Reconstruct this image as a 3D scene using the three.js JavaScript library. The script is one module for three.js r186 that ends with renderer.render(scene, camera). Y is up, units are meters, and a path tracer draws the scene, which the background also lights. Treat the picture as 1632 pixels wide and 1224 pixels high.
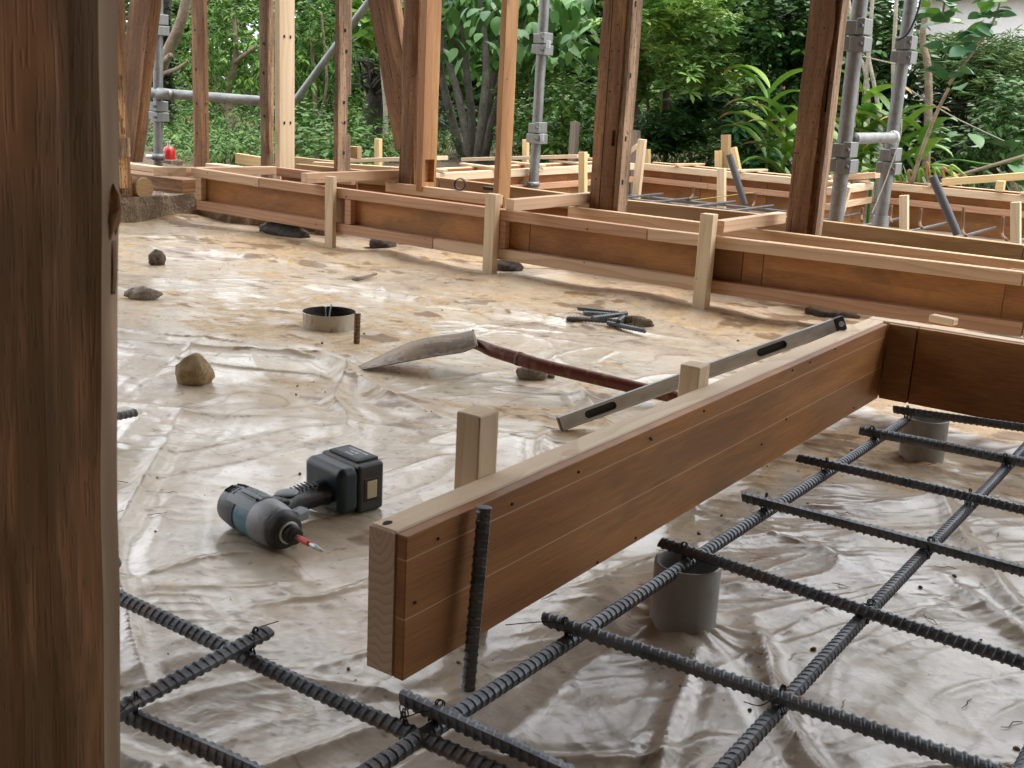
import * as THREE from 'three';
import { mergeGeometries, toCreasedNormals, mergeVertices } from 'three/addons/utils/BufferGeometryUtils.js';
import { RoundedBoxGeometry } from 'three/addons/geometries/RoundedBoxGeometry.js';
import { Brush, Evaluator, SUBTRACTION } from 'three-bvh-csg';

// ---------------------------------------------------------------- camera, sky, sun, exposure
const scene = new THREE.Scene();
const D2R = Math.PI / 180;
const EYE = new THREE.Vector3(0, 0.60, 0), FPX = 1800;
const YAW = -34.55 * D2R, PITCH = 14.78 * D2R, ROLL = -2.95 * D2R;
const camF = new THREE.Vector3(Math.sin(YAW) * Math.cos(PITCH), -Math.sin(PITCH), -Math.cos(YAW) * Math.cos(PITCH));
const camR0 = new THREE.Vector3(Math.cos(YAW), 0, Math.sin(YAW));
const camD0 = new THREE.Vector3().crossVectors(camF, camR0);
const camR = camR0.clone().multiplyScalar(Math.cos(ROLL)).addScaledVector(camD0, Math.sin(ROLL));
const camD = camD0.clone().multiplyScalar(Math.cos(ROLL)).addScaledVector(camR0, -Math.sin(ROLL));
const camera = new THREE.PerspectiveCamera(2 * Math.atan(612 / FPX) / D2R, 4 / 3, 0.05, 400);
camera.position.copy(EYE);
camera.quaternion.setFromRotationMatrix(new THREE.Matrix4().makeBasis(camR, camD.clone().negate(), camF.clone().negate()));
camera.focus = 2.4; camera.userData.fStop = 34;

const renderer = new THREE.WebGLRenderer({ antialias: true });
renderer.setSize(1024, 768);
renderer.toneMapping = THREE.LinearToneMapping;
renderer.toneMappingExposure = 3.05;
renderer.shadowMap.enabled = true;

// overcast sky: soft, a little brighter overhead, with faint cloud mottling
{
  const W = 512, H = 256, d = new Float32Array(W * H * 4);
  for (let j = 0; j < H; j++) for (let i = 0; i < W; i++) {
    const el = (j + .5) / H * Math.PI - Math.PI / 2, az = (i + .5) / W * Math.PI * 2, s = Math.max(0, Math.sin(el));
    const cl = 1 + .06 * Math.sin(az * 3 + 4 * s) * Math.cos(el) + .04 * Math.sin(az * 7 - 9 * s) * Math.cos(el);
    const L = (el < 0 ? .35 : .80 + .45 * s) * cl, k = (j * W + i) * 4;
    d[k] = L * .97; d[k + 1] = L * 1.0; d[k + 2] = L * 1.05; d[k + 3] = 1;
  }
  const t = new THREE.DataTexture(d, W, H, THREE.RGBAFormat, THREE.FloatType);
  t.mapping = THREE.EquirectangularReflectionMapping; t.magFilter = t.minFilter = THREE.LinearFilter; t.needsUpdate = true;
  scene.background = t; scene.environment = t;
}
const sun = new THREE.DirectionalLight(0xfff4e6, 1.5);
sun.position.set(3, 16, -8); sun.target.position.set(-2, 0, -3);
sun.castShadow = true; sun.shadow.radius = 60;
Object.assign(sun.shadow.camera, { left: -12, right: 12, top: 12, bottom: -12, near: .1, far: 60 });
scene.add(sun, sun.target);

// ---------------------------------------------------------------- helpers
const V = (x, y, z) => new THREE.Vector3(x, y, z);
function ray(px, py) { return camR.clone().multiplyScalar(px - 816).addScaledVector(camD, py - 612).addScaledVector(camF, FPX).normalize(); }
const onY = (px, py, y) => { const d = ray(px, py); return EYE.clone().addScaledVector(d, (y - EYE.y) / d.y); };
const onZ = (px, py, z) => { const d = ray(px, py); return EYE.clone().addScaledVector(d, z / d.z); };
const onX = (px, py, x) => { const d = ray(px, py); return EYE.clone().addScaledVector(d, x / d.x); };

function mulberry(a) { return () => { a |= 0; a = a + 0x6D2B79F5 | 0; let t = Math.imul(a ^ a >>> 15, 1 | a); t = t + Math.imul(t ^ t >>> 7, 61 | t) ^ t; return ((t ^ t >>> 14) >>> 0) / 4294967296; }; }
let rnd = mulberry(20240611);
const rr = (a, b) => a + (b - a) * rnd();
const PERM = new Float32Array(65536); { const r = mulberry(7); for (let i = 0; i < 65536; i++) PERM[i] = r() * 2 - 1; }
const hs = (x, y) => PERM[((x * 73856093) ^ (y * 19349663)) & 65535];
function n2(x, y) {                                   // smooth value noise, -1..1
  const xi = Math.floor(x), yi = Math.floor(y); let fx = x - xi, fy = y - yi;
  fx = fx * fx * fx * (fx * (fx * 6 - 15) + 10); fy = fy * fy * fy * (fy * (fy * 6 - 15) + 10);
  const a = hs(xi, yi), b = hs(xi + 1, yi), c = hs(xi, yi + 1), e = hs(xi + 1, yi + 1);
  return a + (b - a) * fx + (c - a) * fy + (a - b - c + e) * fx * fy;
}
function n2p(x, y, px, py) {                          // the same, periodic
  const xi = Math.floor(x), yi = Math.floor(y); let fx = x - xi, fy = y - yi;
  fx = fx * fx * (3 - 2 * fx); fy = fy * fy * (3 - 2 * fy);
  const m = (v, p) => ((v % p) + p) % p, x0 = m(xi, px), x1 = m(xi + 1, px), y0 = m(yi, py), y1 = m(yi + 1, py);
  const a = hs(x0, y0), b = hs(x1, y0), c = hs(x0, y1), e = hs(x1, y1);
  return a + (b - a) * fx + (c - a) * fy + (a - b - c + e) * fx * fy;
}
const fbm = (x, y, o = 4) => { let s = 0, a = .5; for (let i = 0; i < o; i++) { s += a * n2(x + i * 17.3, y - i * 9.1); x *= 2.03; y *= 2.03; a *= .5; } return s; };
const n3 = (x, y, z) => (n2(x + z * 1.7, y - z * 2.3) + n2(y + 31.7 + x * .3, z + 11.9) + n2(z - 7.7 + y * .4, x + 23.1)) / 1.8;
const clamp = (v, a = 0, b = 1) => Math.min(b, Math.max(a, v));
const sst = (a, b, v) => { v = clamp((v - a) / (b - a)); return v * v * (3 - 2 * v); };
const lerp = (a, b, t) => a + (b - a) * t;
const toS = v => Math.round(255 * clamp(v <= .0031308 ? v * 12.92 : 1.055 * Math.pow(v, 1 / 2.4) - .055));

function colTex(W, H, fn, su = 1, sv = 1) {           // fn(i/W, j/H) -> linear rgb ; one repeat covers su x sv metres
  const d = new Uint8Array(W * H * 4);
  for (let j = 0; j < H; j++) for (let i = 0; i < W; i++) { const c = fn(i / W, j / H), k = (j * W + i) * 4; d[k] = toS(c[0]); d[k + 1] = toS(c[1]); d[k + 2] = toS(c[2]); d[k + 3] = 255; }
  return finishTex(new THREE.DataTexture(d, W, H), su, sv, true);
}
function grayTex(W, H, fn, su = 1, sv = 1) {
  const d = new Uint8Array(W * H * 4);
  for (let j = 0; j < H; j++) for (let i = 0; i < W; i++) { const v = Math.round(255 * clamp(fn(i / W, j / H))), k = (j * W + i) * 4; d[k] = d[k + 1] = d[k + 2] = v; d[k + 3] = 255; }
  return finishTex(new THREE.DataTexture(d, W, H), su, sv, false);
}
function finishTex(t, su, sv, srgb) {
  t.wrapS = t.wrapT = THREE.RepeatWrapping; t.magFilter = THREE.LinearFilter; t.minFilter = THREE.LinearMipmapLinearFilter; t.generateMipmaps = true;
  t.repeat.set(1 / su, 1 / sv); if (srgb) t.colorSpace = THREE.SRGBColorSpace; t.needsUpdate = true; return t;
}

// names, things, parts
const used = {};
const numbered = n => { const k = used[n] = (used[n] ?? -1) + 1; return k ? n + '_' + String(k).padStart(3, '0') : n; };
function shade(m) { m.castShadow = m.receiveShadow = true; return m; }
function thing(name, label, category, base = V(0, 0, 0), group) {
  const g = new THREE.Group(); g.name = numbered(name); g.position.copy(base); g.userData = { label, category };
  if (group) g.userData.group = group; scene.add(g); return g;
}
function part(name, geo, mat, parent, world = true) {  // geometry in world coordinates unless world is false
  const m = shade(new THREE.Mesh(geo, mat)); m.name = name; parent.add(m);
  if (world) m.position.sub(parent.getWorldPosition ? worldOf(parent) : parent.position); return m;
}
function worldOf(o) { const v = V(0, 0, 0); for (let p = o; p && p !== scene; p = p.parent) v.add(p.position); return v; }
function solo(name, geo, mat, label, category, base, group) {   // a thing that is one mesh; geometry local to base
  const m = shade(new THREE.Mesh(geo, mat)); m.name = numbered(name); m.position.copy(base); m.userData = { label, category };
  if (group) m.userData.group = group; scene.add(m); return m;
}
function struct(name, geo, mat) { const m = shade(new THREE.Mesh(geo, mat)); m.name = name; m.userData.kind = 'structure'; scene.add(m); return m; }

// chamfered box, length along x; uv in metres with the grain along the length
function cbox(L, H, W, b = .0015) {
  const hx = L / 2, hy = H / 2, hz = W / 2, P = [], UV = [], ou = rnd() * 3, ov = rnd() * 3;
  b = Math.min(b, hx * .4, hy * .4, hz * .4);
  const quad = (a, c, e, g) => { for (const v of [a, c, e, a, e, g]) { P.push(...v); } };
  const pt = (sx, sy, sz, ax) => [sx * (hx - (ax === 0 ? 0 : b)), sy * (hy - (ax === 1 ? 0 : b)), sz * (hz - (ax === 2 ? 0 : b))];
  const S = [[-1, -1], [1, -1], [1, 1], [-1, 1]];
  for (const s of [-1, 1]) {
    const o = s > 0 ? S : [...S].reverse();
    quad(...o.map(([u, v]) => pt(s, u, v, 0))); quad(...o.map(([u, v]) => pt(v, s, u, 1))); quad(...o.map(([u, v]) => pt(u, v, s, 2)));
  }
  for (const s of [-1, 1]) for (const t of [-1, 1]) {   // edges
    const e = (f, g) => { const A = f(-1), B = f(1), Cc = g(1), Dd = g(-1); (s * t > 0) ? quad(A, B, Cc, Dd) : quad(Dd, Cc, B, A); };
    e(k => pt(k, s, t, 2), k => pt(k, s, t, 1)); e(k => pt(t, k, s, 0), k => pt(t, k, s, 2)); e(k => pt(s, t, k, 1), k => pt(s, t, k, 0));
  }
  for (const a of [-1, 1]) for (const c of [-1, 1]) for (const e of [-1, 1]) {
    const t = [pt(a, c, e, 0), pt(a, c, e, 1), pt(a, c, e, 2)]; if (a * c * e < 0) t.reverse(); for (const v of t) P.push(...v);
  }
  const g = new THREE.BufferGeometry(); g.setAttribute('position', new THREE.Float32BufferAttribute(P, 3)); g.computeVertexNormals();
  const N = g.attributes.normal;
  for (let i = 0; i < P.length / 3; i++) {
    const x = P[i * 3], y = P[i * 3 + 1], z = P[i * 3 + 2], ax = Math.abs(N.getX(i)), ay = Math.abs(N.getY(i)), az = Math.abs(N.getZ(i));
    if (ax > ay && ax > az) UV.push(z * .5 + ou, y + ov); else if (ay > az) UV.push(x + ou, z + ov + .37); else UV.push(x + ou, y + ov);
  }
  g.setAttribute('uv', new THREE.Float32BufferAttribute(UV, 2)); return g;
}
// lay a local length-along-x geometry from p0 to p1; up gives the side that is 'H'
function lay(g, p0, p1, up = V(0, 1, 0)) {
  const x = p1.clone().sub(p0).normalize(), z = V(0, 0, 0).crossVectors(x, up).normalize(), y = V(0, 0, 0).crossVectors(z, x);
  g.applyMatrix4(new THREE.Matrix4().makeBasis(x, y, z).setPosition(p0.clone().add(p1).multiplyScalar(.5))); return g;
}
const bar = (p0, p1, H, W, b, up) => lay(cbox(p0.distanceTo(p1), H, W, b), p0, p1, up);
const at = (g, x, y, z) => { g.translate(x, y, z); return g; };
// a wooden piece that is a thing of its own, given in world coordinates
function piece(name, p0, p1, H, W, mat, label, category, group, up) {
  const c = p0.clone().add(p1).multiplyScalar(.5), base = V(c.x, Math.min(p0.y, p1.y), c.z);
  const g = bar(p0, p1, H, W, .0015, up); g.translate(-base.x, -base.y, -base.z);
  return solo(name, g, mat, label, category, base, group);
}
// tapered tube through points
function tube(pts, rads, n = 8, seg = 4, smooth = true) {
  const c = new THREE.CatmullRomCurve3(pts, false, 'centripetal'), N = Math.max(1, (pts.length - 1) * seg);
  const P = [], UV = [], I = []; let nrm = null, prev = null, len = 0;
  const getp = t => smooth ? c.getPoint(t) : (() => { const f = t * (pts.length - 1), i = Math.min(pts.length - 2, Math.floor(f)); return pts[i].clone().lerp(pts[i + 1], f - i); })();
  const all = []; for (let i = 0; i <= N; i++) all.push(getp(i / N));
  for (let i = 0; i <= N; i++) {
    const p = all[i], tg = all[Math.min(N, i + 1)].clone().sub(all[Math.max(0, i - 1)]).normalize();
    if (!nrm) nrm = (Math.abs(tg.y) < .9 ? V(0, 1, 0) : V(1, 0, 0)); nrm = nrm.clone().addScaledVector(tg, -nrm.dot(tg)).normalize();
    const bn = V(0, 0, 0).crossVectors(tg, nrm), f = i / N * (rads.length - 1), k = Math.min(rads.length - 2, Math.floor(f)), r = rads.length > 1 ? lerp(rads[k], rads[k + 1], f - k) : rads[0];
    if (prev) len += p.distanceTo(prev); prev = p;
    for (let j = 0; j <= n; j++) { const a = j / n * Math.PI * 2, q = p.clone().addScaledVector(nrm, Math.cos(a) * r).addScaledVector(bn, Math.sin(a) * r); P.push(q.x, q.y, q.z); UV.push(len, j / n * Math.PI * 2 * r); }
  }
  for (let i = 0; i < N; i++) for (let j = 0; j < n; j++) { const a = i * (n + 1) + j, b = a + n + 1; I.push(a, a + 1, b, a + 1, b + 1, b); }
  for (const e of [0, N]) { const ci = P.length / 3; P.push(all[e].x, all[e].y, all[e].z); UV.push(0, 0); for (let j = 0; j < n; j++) { const a = e * (n + 1) + j; e ? I.push(ci, a, a + 1) : I.push(ci, a + 1, a); } }
  const g = new THREE.BufferGeometry(); g.setAttribute('position', new THREE.Float32BufferAttribute(P, 3)); g.setAttribute('uv', new THREE.Float32BufferAttribute(UV, 2)); g.setIndex(I); g.computeVertexNormals(); return g;
}
const merge = gs => mergeGeometries(gs.map(g => { const q = g.index ? g.toNonIndexed() : g; for (const k of Object.keys(q.attributes)) if (!['position', 'normal', 'uv'].includes(k)) q.deleteAttribute(k); return q; }));
function stone(rx, ry, rz, seed, rough = .18, det = 3, flat = .25) {
  const g = mergeVertices(new THREE.IcosahedronGeometry(1, det).deleteAttribute('uv').deleteAttribute('normal'), 1e-4), p = g.attributes.position;
  const uv = [], R = mulberry(Math.round(seed * 77) + 5), cuts = []; for (let i = 0; i < 11; i++) cuts.push([V(R() - .5, R() - .5, R() - .5).normalize(), .70 + .22 * R()]);
  for (let i = 0; i < p.count; i++) {
    let x = p.getX(i), y = p.getY(i), z = p.getZ(i); if (rough > .12) for (const [n, c] of cuts) { const d = n.x * x + n.y * y + n.z * z; if (d > c) { const e = (d - c) * .85; x -= n.x * e; y -= n.y * e; z -= n.z * e; } }
    const k = 1 + .7 * rough * (n3(x * 1.3 + seed, y * 1.3, z * 1.3) + .5 * n3(x * 3.1, y * 3.1 + seed, z * 3.1) + .22 * n3(x * 8, y * 8, z * 8 + seed));
    p.setXYZ(i, x * k * rx, Math.max(-ry * (1 - flat), y * k * ry), z * k * rz); uv.push(x * rx * 1.5 + z * rz * .4, y * ry * 1.5 + z * rz);
  }
  g.setAttribute('uv', new THREE.Float32BufferAttribute(uv, 2)); g.translate(0, ry * (1 - flat), 0); g.computeVertexNormals(); return g;
}

// ---------------------------------------------------------------- materials
function woodPix(o) {                                  // o: light, dark, rings, knots, stain, holes, fibre ; the tile repeats along u
  const { light, dark, per = 10, warp = .9, fibre = .12, stain = 0, stainCol = [.05, .03, .015], holes = 0, checks = 0, knots = 2, seed = 0, blotch = .1, pits = 0 } = o;
  const R = mulberry(seed * 991 + 13), K = [], Hn = [], C = [];
  for (let i = 0; i < knots; i++) K.push([R(), R(), .006 + R() * .012]);
  for (let i = 0; i < holes; i++) Hn.push([R(), R(), .0012 + R() * .002]);
  for (let i = 0; i < checks; i++) C.push([R(), R(), .1 + R() * .3, .0008 + R() * .0014]);
  const su = o.su || 1, sv = o.sv || .25;
  return (u, v) => {
    let off = 0, kd = 0;
    for (const [ku, kv, kr] of K) { let du = (u - ku + 1.5) % 1 - .5, dv = (v - kv + 1.5) % 1 - .5; du *= su * .45; dv *= sv; const d = Math.hypot(du, dv); off += .9 * Math.sign(dv) * Math.exp(-d / (kr * 2.2)); if (d < kr) kd = Math.max(kd, sst(kr, kr * .55, d)); }
    const a = n2p(u * 3, v * 3 + seed * 3.7, 3, 999), b = n2p(u * 7, v * 6 + 40 + seed, 7, 999);
    const t = v * per + warp * a + .3 * b + off;
    const s = t - Math.floor(t), ring = Math.pow(s, 2.2) * (1 - sst(.9, 1, s));
    const f = n2p(u * 24, v * 330 + seed, 24, 9999) * .6 + n2p(u * 90, v * 700, 90, 9999) * .4;
    const bl = n2p(u * 4, v * 4 + 90 + seed, 4, 999) + .5 * n2p(u * 9, v * 11 + seed, 9, 999);
    let k = clamp(.15 + .62 * ring + fibre * f + blotch * bl);
    k = Math.max(k, kd * .95);
    let c = [lerp(light[0], dark[0], k), lerp(light[1], dark[1], k), lerp(light[2], dark[2], k)];
    if (stain) { const m = sst(.25 - stain * .5, .75, .5 + .5 * bl * .9 + .25 * n2p(u * 30, v * 40, 30, 9999)) * stain; c = c.map((x, i) => lerp(x, stainCol[i], m)); }
    if (pits) { const p = sst(.45, .8, n2p(u * 60, v * 160 + seed, 60, 9999)); c = c.map(x => x * (1 - pits * p)); }
    for (const [ku, kv, L, w] of C) { const du = Math.abs((u - ku + 1.5) % 1 - .5), dv = Math.abs((v - kv + .004 * n2p(u * 30, kv * 50, 30, 99) + 1.5) % 1 - .5) * sv; if (du < L && dv < w * (1 - du / L)) c = c.map(x => x * .25); }
    for (const [ku, kv, r] of Hn) { const du = ((u - ku + 1.5) % 1 - .5) * su, dv = ((v - kv + 1.5) % 1 - .5) * sv; if (du * du + dv * dv < r * r) c = c.map(x => x * .12); }
    return c;
  };
}
function wood(o, rough = .7, bump = .0006, W = 1024, H = 256) {
  const su = o.su || 1, sv = o.sv || .25, f = woodPix(o);
  const map = colTex(W, H, f, su, sv);
  const bm = grayTex(W, H, (u, v) => { const c = f(u, v); return (c[0] / o.light[0]) * .75; }, su, sv);
  return new THREE.MeshPhysicalMaterial({ map, bumpMap: bm, bumpScale: bump, roughness: rough, specularIntensity: .6 });
}
const M = {};
M.batten = wood({ light: [.66, .475, .32], dark: [.46, .275, .155], per: 9, knots: 1, seed: 1, holes: 7, blotch: .12 }, .68);
M.batten2 = wood({ light: [.68, .50, .33], dark: [.47, .29, .15], per: 12, knots: 2, seed: 2, holes: 6 }, .68);
M.red = wood({ light: [.54, .325, .205], dark: [.35, .175, .095], per: 13, knots: 1, seed: 12, holes: 5, blotch: .16 }, .68);
M.pale = wood({ light: [.70, .56, .39], dark: [.56, .40, .24], per: 8, knots: 1, seed: 3, holes: 4, warp: .6 }, .66);
M.cream = wood({ light: [.75, .60, .43], dark: [.57, .40, .25], per: 6, knots: 1, seed: 17, holes: 2, warp: 1.2, fibre: .2 }, .6, .0006, 2048, 512);
M.yellow = wood({ light: [.72, .56, .30], dark: [.58, .40, .18], per: 9, knots: 1, seed: 4, holes: 3 }, .66);
M.ochre = wood({ light: [.50, .36, .20], dark: [.34, .21, .10], per: 9, knots: 2, seed: 5, holes: 8, blotch: .2, stain: .3, stainCol: [.25, .16, .08] }, .72);
M.old = wood({ light: [.37, .205, .10], dark: [.185, .096, .047], per: 8, knots: 2, seed: 6, holes: 46, checks: 7, stain: .6, stainCol: [.12, .062, .034], pits: .4, blotch: .3 }, .78, .0016);
M.oldGrey = wood({ light: [.42, .285, .18], dark: [.22, .135, .08], per: 11, knots: 1, seed: 7, holes: 60, checks: 8, stain: .6, stainCol: [.07, .045, .03], pits: .5, blotch: .3 }, .85, .002);
M.orange = wood({ light: [.47, .26, .11], dark: [.31, .15, .058], per: 7, knots: 1, seed: 8, holes: 8, blotch: .22, stain: .25, stainCol: [.22, .09, .04] }, .5, .0006);
M.rot = wood({ light: [.55, .33, .16], dark: [.19, .10, .05], per: 26, knots: 1, seed: 9, holes: 30, checks: 14, stain: .6, stainCol: [.05, .03, .018], pits: .85, blotch: .5 }, .9, .004);
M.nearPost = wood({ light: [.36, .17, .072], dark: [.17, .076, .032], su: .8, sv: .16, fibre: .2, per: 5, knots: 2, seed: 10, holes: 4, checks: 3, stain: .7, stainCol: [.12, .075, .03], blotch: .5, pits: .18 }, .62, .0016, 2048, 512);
M.nearEdgeLit = wood({ light: [.52, .38, .25], dark: [.36, .235, .14], per: 5, knots: 0, seed: 11, stain: .5, stainCol: [.13, .085, .055], blotch: .3 }, .75, .001);  // paler than the shaft: garden light on the chamfer is put into the colour
M.greyStake = wood({ light: [.34, .28, .23], dark: [.2, .155, .12], per: 9, knots: 0, seed: 13, holes: 4 }, .85);
// coated form plywood: thin resin-brown coat, blotchy, faint scuffs
function plyPix(seed, score) {
  return (u, v) => {
    const b = n2p(u * 5, v * 4 + seed, 5, 999) + .6 * n2p(u * 13, v * 11 + seed, 13, 999), f = n2p(u * 40, v * 190 + seed, 40, 9999), sm = n2p(u * 3, v * 9 + 50 + seed, 3, 999), g2 = sst(.1, .7, n2p(u * 6, v * 3 + 20 + seed, 6, 99) + .4 * n2p(u * 35, v * 25, 35, 999));
    const k = clamp(.5 + .36 * b + .26 * f + .14 * n2p(u * 160, v * 420, 160, 9999)); let c = [lerp(.44, .24, k), lerp(.205, .105, k), lerp(.07, .038, k)];
    const st = sst(.35, .9, sm + .35 * f); c = c.map((x, i) => lerp(x, [.34, .135, .065][i], .4 * st)); c = c.map((x, i) => lerp(x, [.17, .10, .05][i], .45 * g2));
    if (score) for (const y of score) { const d = Math.abs(v - y - .0016 * n2p(u * 3, y * 40, 3, 99)); if (d < .0075) c = c.map((x, i) => lerp(x, [.60, .41, .27][i], .8 * sst(.0075, .002, d))); }
    return c;
  };
}
const plyBump = grayTex(512, 256, (u, v) => .5 + .2 * n2p(u * 6, v * 5, 6, 5) + .15 * n2p(u * 60, v * 200, 60, 200), .9, .3);
const ply = (seed, score) => new THREE.MeshPhysicalMaterial({ map: colTex(score ? 2048 : 1024, score ? 512 : 256, plyPix(seed, score), score ? 1.5 : .9, score ? .152 : .3), bumpMap: plyBump, bumpScale: .0005, roughness: .5, specularIntensity: .5 });
M.ply = ply(3); M.ply2 = ply(31);
M.plyEdge = wood({ light: [.40, .25, .14], dark: [.20, .11, .055], per: 60, knots: 0, seed: 14 }, .8);

const mottle = grayTex(512, 512, (u, v) => .55 + .3 * n2p(u * 9, v * 9, 9, 9) + .25 * n2p(u * 33, v * 33, 33, 33) + .2 * n2p(u * 110, v * 110, 110, 110), .25, .25);
function rocky(a, b, seed, sc = .2, bump = .002, rough = .92) {
  return new THREE.MeshStandardMaterial({ map: colTex(512, 512, (u, v) => { const k = clamp(.5 + .4 * n2p(u * 6 + seed, v * 6, 6, 6) + .3 * n2p(u * 22, v * 22 + seed, 22, 22) + .35 * n2p(u * 80, v * 80, 80, 80)); return a.map((x, i) => lerp(x, b[i], k)); }, sc, sc), bumpMap: mottle, bumpScale: bump, roughness: rough });
}
M.stoneY = rocky([.46, .34, .18], [.26, .175, .09], 1, .16, .0015);
M.stoneG = rocky([.40, .36, .30], [.20, .175, .14], 2, .15, .004);
M.stoneB = rocky([.20, .155, .105], [.085, .06, .04], 3, .15, .004);
M.stoneD = rocky([.10, .088, .075], [.028, .025, .022], 4, .3, .003);
M.conc = rocky([.35, .28, .20], [.165, .13, .095], 5, .5, .006);
M.wall = rocky([.20, .145, .095], [.15, .105, .07], 8, 1.1, .003);
M.soil = rocky([.17, .115, .07], [.06, .042, .028], 6, .6, .01);
M.steel = new THREE.MeshPhysicalMaterial({ map: colTex(512, 256, (u, v) => { const k = n2p(u * 20, v * 6, 20, 6) + .5 * n2p(u * 90, v * 30, 90, 30), r = sst(.45, 1.1, n2p(u * 9, v * 4 + 7, 9, 11) + .5 * k); const a = .14 + .045 * k; return [lerp(a * .92, .17, r * .5), lerp(a * 1.0, .10, r * .5), lerp(a * 1.1, .055, r * .5)]; }, .4, .06), metalness: .55, roughness: .5 });
M.rust = new THREE.MeshStandardMaterial({ map: colTex(256, 256, (u, v) => { const k = n2p(u * 12, v * 12, 12, 12) + .6 * n2p(u * 40, v * 40, 40, 40), q = clamp(.5 + .5 * k); return [lerp(.10, .24, q), lerp(.07, .115, q), lerp(.05, .05, q)]; }, .1, .05), metalness: .25, roughness: .75 });
M.wire = new THREE.MeshStandardMaterial({ color: 0x24211f, metalness: .5, roughness: .6 });
M.galv = new THREE.MeshPhysicalMaterial({ map: colTex(512, 512, (u, v) => { const k = n2p(u * 7, v * 7, 7, 7) + .7 * n2p(u * 26, v * 26, 26, 26) + .5 * n2p(u * 90, v * 60, 90, 60), st = sst(.5, .95, n2p(u * 12, v * 5, 12, 5)); const a = .235 + .05 * k; return [lerp(a * .97, a * .62, st), lerp(a * 1.02, a * .64, st), lerp(a * 1.0, a * .62, st)]; }, .4, .2), metalness: .5, roughness: .5 });
M.galvBright = new THREE.MeshPhysicalMaterial({ color: 0xb9bec4, metalness: .6, roughness: .42 });
M.alu = new THREE.MeshPhysicalMaterial({ map: colTex(1024, 128, (u, v) => { const k = n2p(u * 5, v * 120, 5, 120) + .6 * n2p(u * 60, v * 10, 60, 10), q = n2p(u * 30, v * 6, 30, 6); const a = .42 + .05 * k + .06 * q; return [a, a * .985, a * .96]; }, .6, .06), metalness: .15, roughness: .45 });
M.pvc = new THREE.MeshPhysicalMaterial({ map: colTex(256, 256, (u, v) => { const k = n2p(u * 5, v * 5, 5, 5) + .6 * n2p(u * 30, v * 30, 30, 30), dd = sst(.35, .9, n2p(u * 9, v * 4, 9, 4) + .3 * k), a = .38 + .03 * k; return [lerp(a, .30, dd * .5), lerp(a * .99, .25, dd * .5), lerp(a * .95, .185, dd * .5)]; }, .3, .15), roughness: .55 });
M.pvcDark = new THREE.MeshStandardMaterial({ color: 0x4c4d50, roughness: .55 });
M.black = new THREE.MeshStandardMaterial({ color: 0x1a1b1d, roughness: .55 });
M.hole = new THREE.MeshStandardMaterial({ color: 0x14100c, roughness: .9 });
M.screw = new THREE.MeshStandardMaterial({ color: 0x2b211a, metalness: .5, roughness: .6 });

// ---------------------------------------------------------------- ground and film
function groundH(x, z) {
  const out = Math.max(sst(-4.0, -4.5, x), sst(-6.1, -6.6, z));
  return -.05 + .13 * out + .02 * n2(x * 1.3, z * 1.3) * (.4 + out) + .012 * n2(x * 5, z * 5) * out;
}
{
  const ax = [], az = [];
  for (let i = -160; i <= 160; i++) { const t = i / 160; ax.push(-3 + 9 * t + 60 * Math.sign(t) * Math.pow(Math.abs(t), 5)); az.push(-5 + 9 * t + 60 * Math.sign(t) * Math.pow(Math.abs(t), 5)); }
  const P = [], UV = [], I = [], n = ax.length;
  for (const z of az) for (const x of ax) { P.push(x, groundH(x, z), z); UV.push(x, z); }
  for (let j = 0; j < n - 1; j++) for (let i = 0; i < n - 1; i++) { const a = j * n + i; I.push(a, a + n, a + 1, a + 1, a + n, a + n + 1); }
  const g = new THREE.BufferGeometry(); g.setAttribute('position', new THREE.Float32BufferAttribute(P, 3)); g.setAttribute('uv', new THREE.Float32BufferAttribute(UV, 2)); g.setIndex(I); g.computeVertexNormals();
  struct('ground', g, M.soil);
}
const PIPES = [[-.515, -1.128, .039, .076], [-.483, -1.99, .038, .074]];
const FOLDS = [[.5, 4.2, .014, 3.1], [1.15, 5.5, .011, 9.7], [-.55, 4.8, .012, 17.1], [2.2, 7.5, .007, 29.3], [.1, 9.5, .006, 41.9]];
// long single creases: from, to, height, width
const CREASE = [[-1.5, -1.15, -.95, -.55, .012, .02], [-1.35, -.9, -.8, -.62, .010, .014], [-.9, -.55, -.2, -.62, .012, .02], [-.45, -1.2, -.15, -.75, .016, .018], [-.3, -1.5, .1, -1.1, .014, .02], [-.47, -1.08, -.3, -.62, .012, .012], [-.55, -.72, -.35, -.95, .011, .012], [-1.75, -1.75, -1.15, -1.55, .016, .03], [-1.64, -1.77, -1.3, -1.35, .014, .02], [-2.2, -1.5, -1.5, -1.9, .010, .025], [-1.95, -1.25, -1.45, -1.0, .010, .02], [-.3, -1.95, .2, -1.7, .014, .02], [-.45, -1.85, -.1, -1.35, .011, .016], [-3.2, -2.5, -2.2, -2.75, .012, .03], [-2.4, -2.35, -1.2, -2.6, .012, .03], [-1.2, -2.0, -.75, -1.5, .012, .02], [-1.05, -1.68, -.75, -1.05, .010, .015], [-.9, -1.35, -.72, -.9, .009, .012], [-.25, -.95, .05, -1.25, .010, .012], [-.6, -.55, -.42, -.72, .012, .012]];
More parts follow.
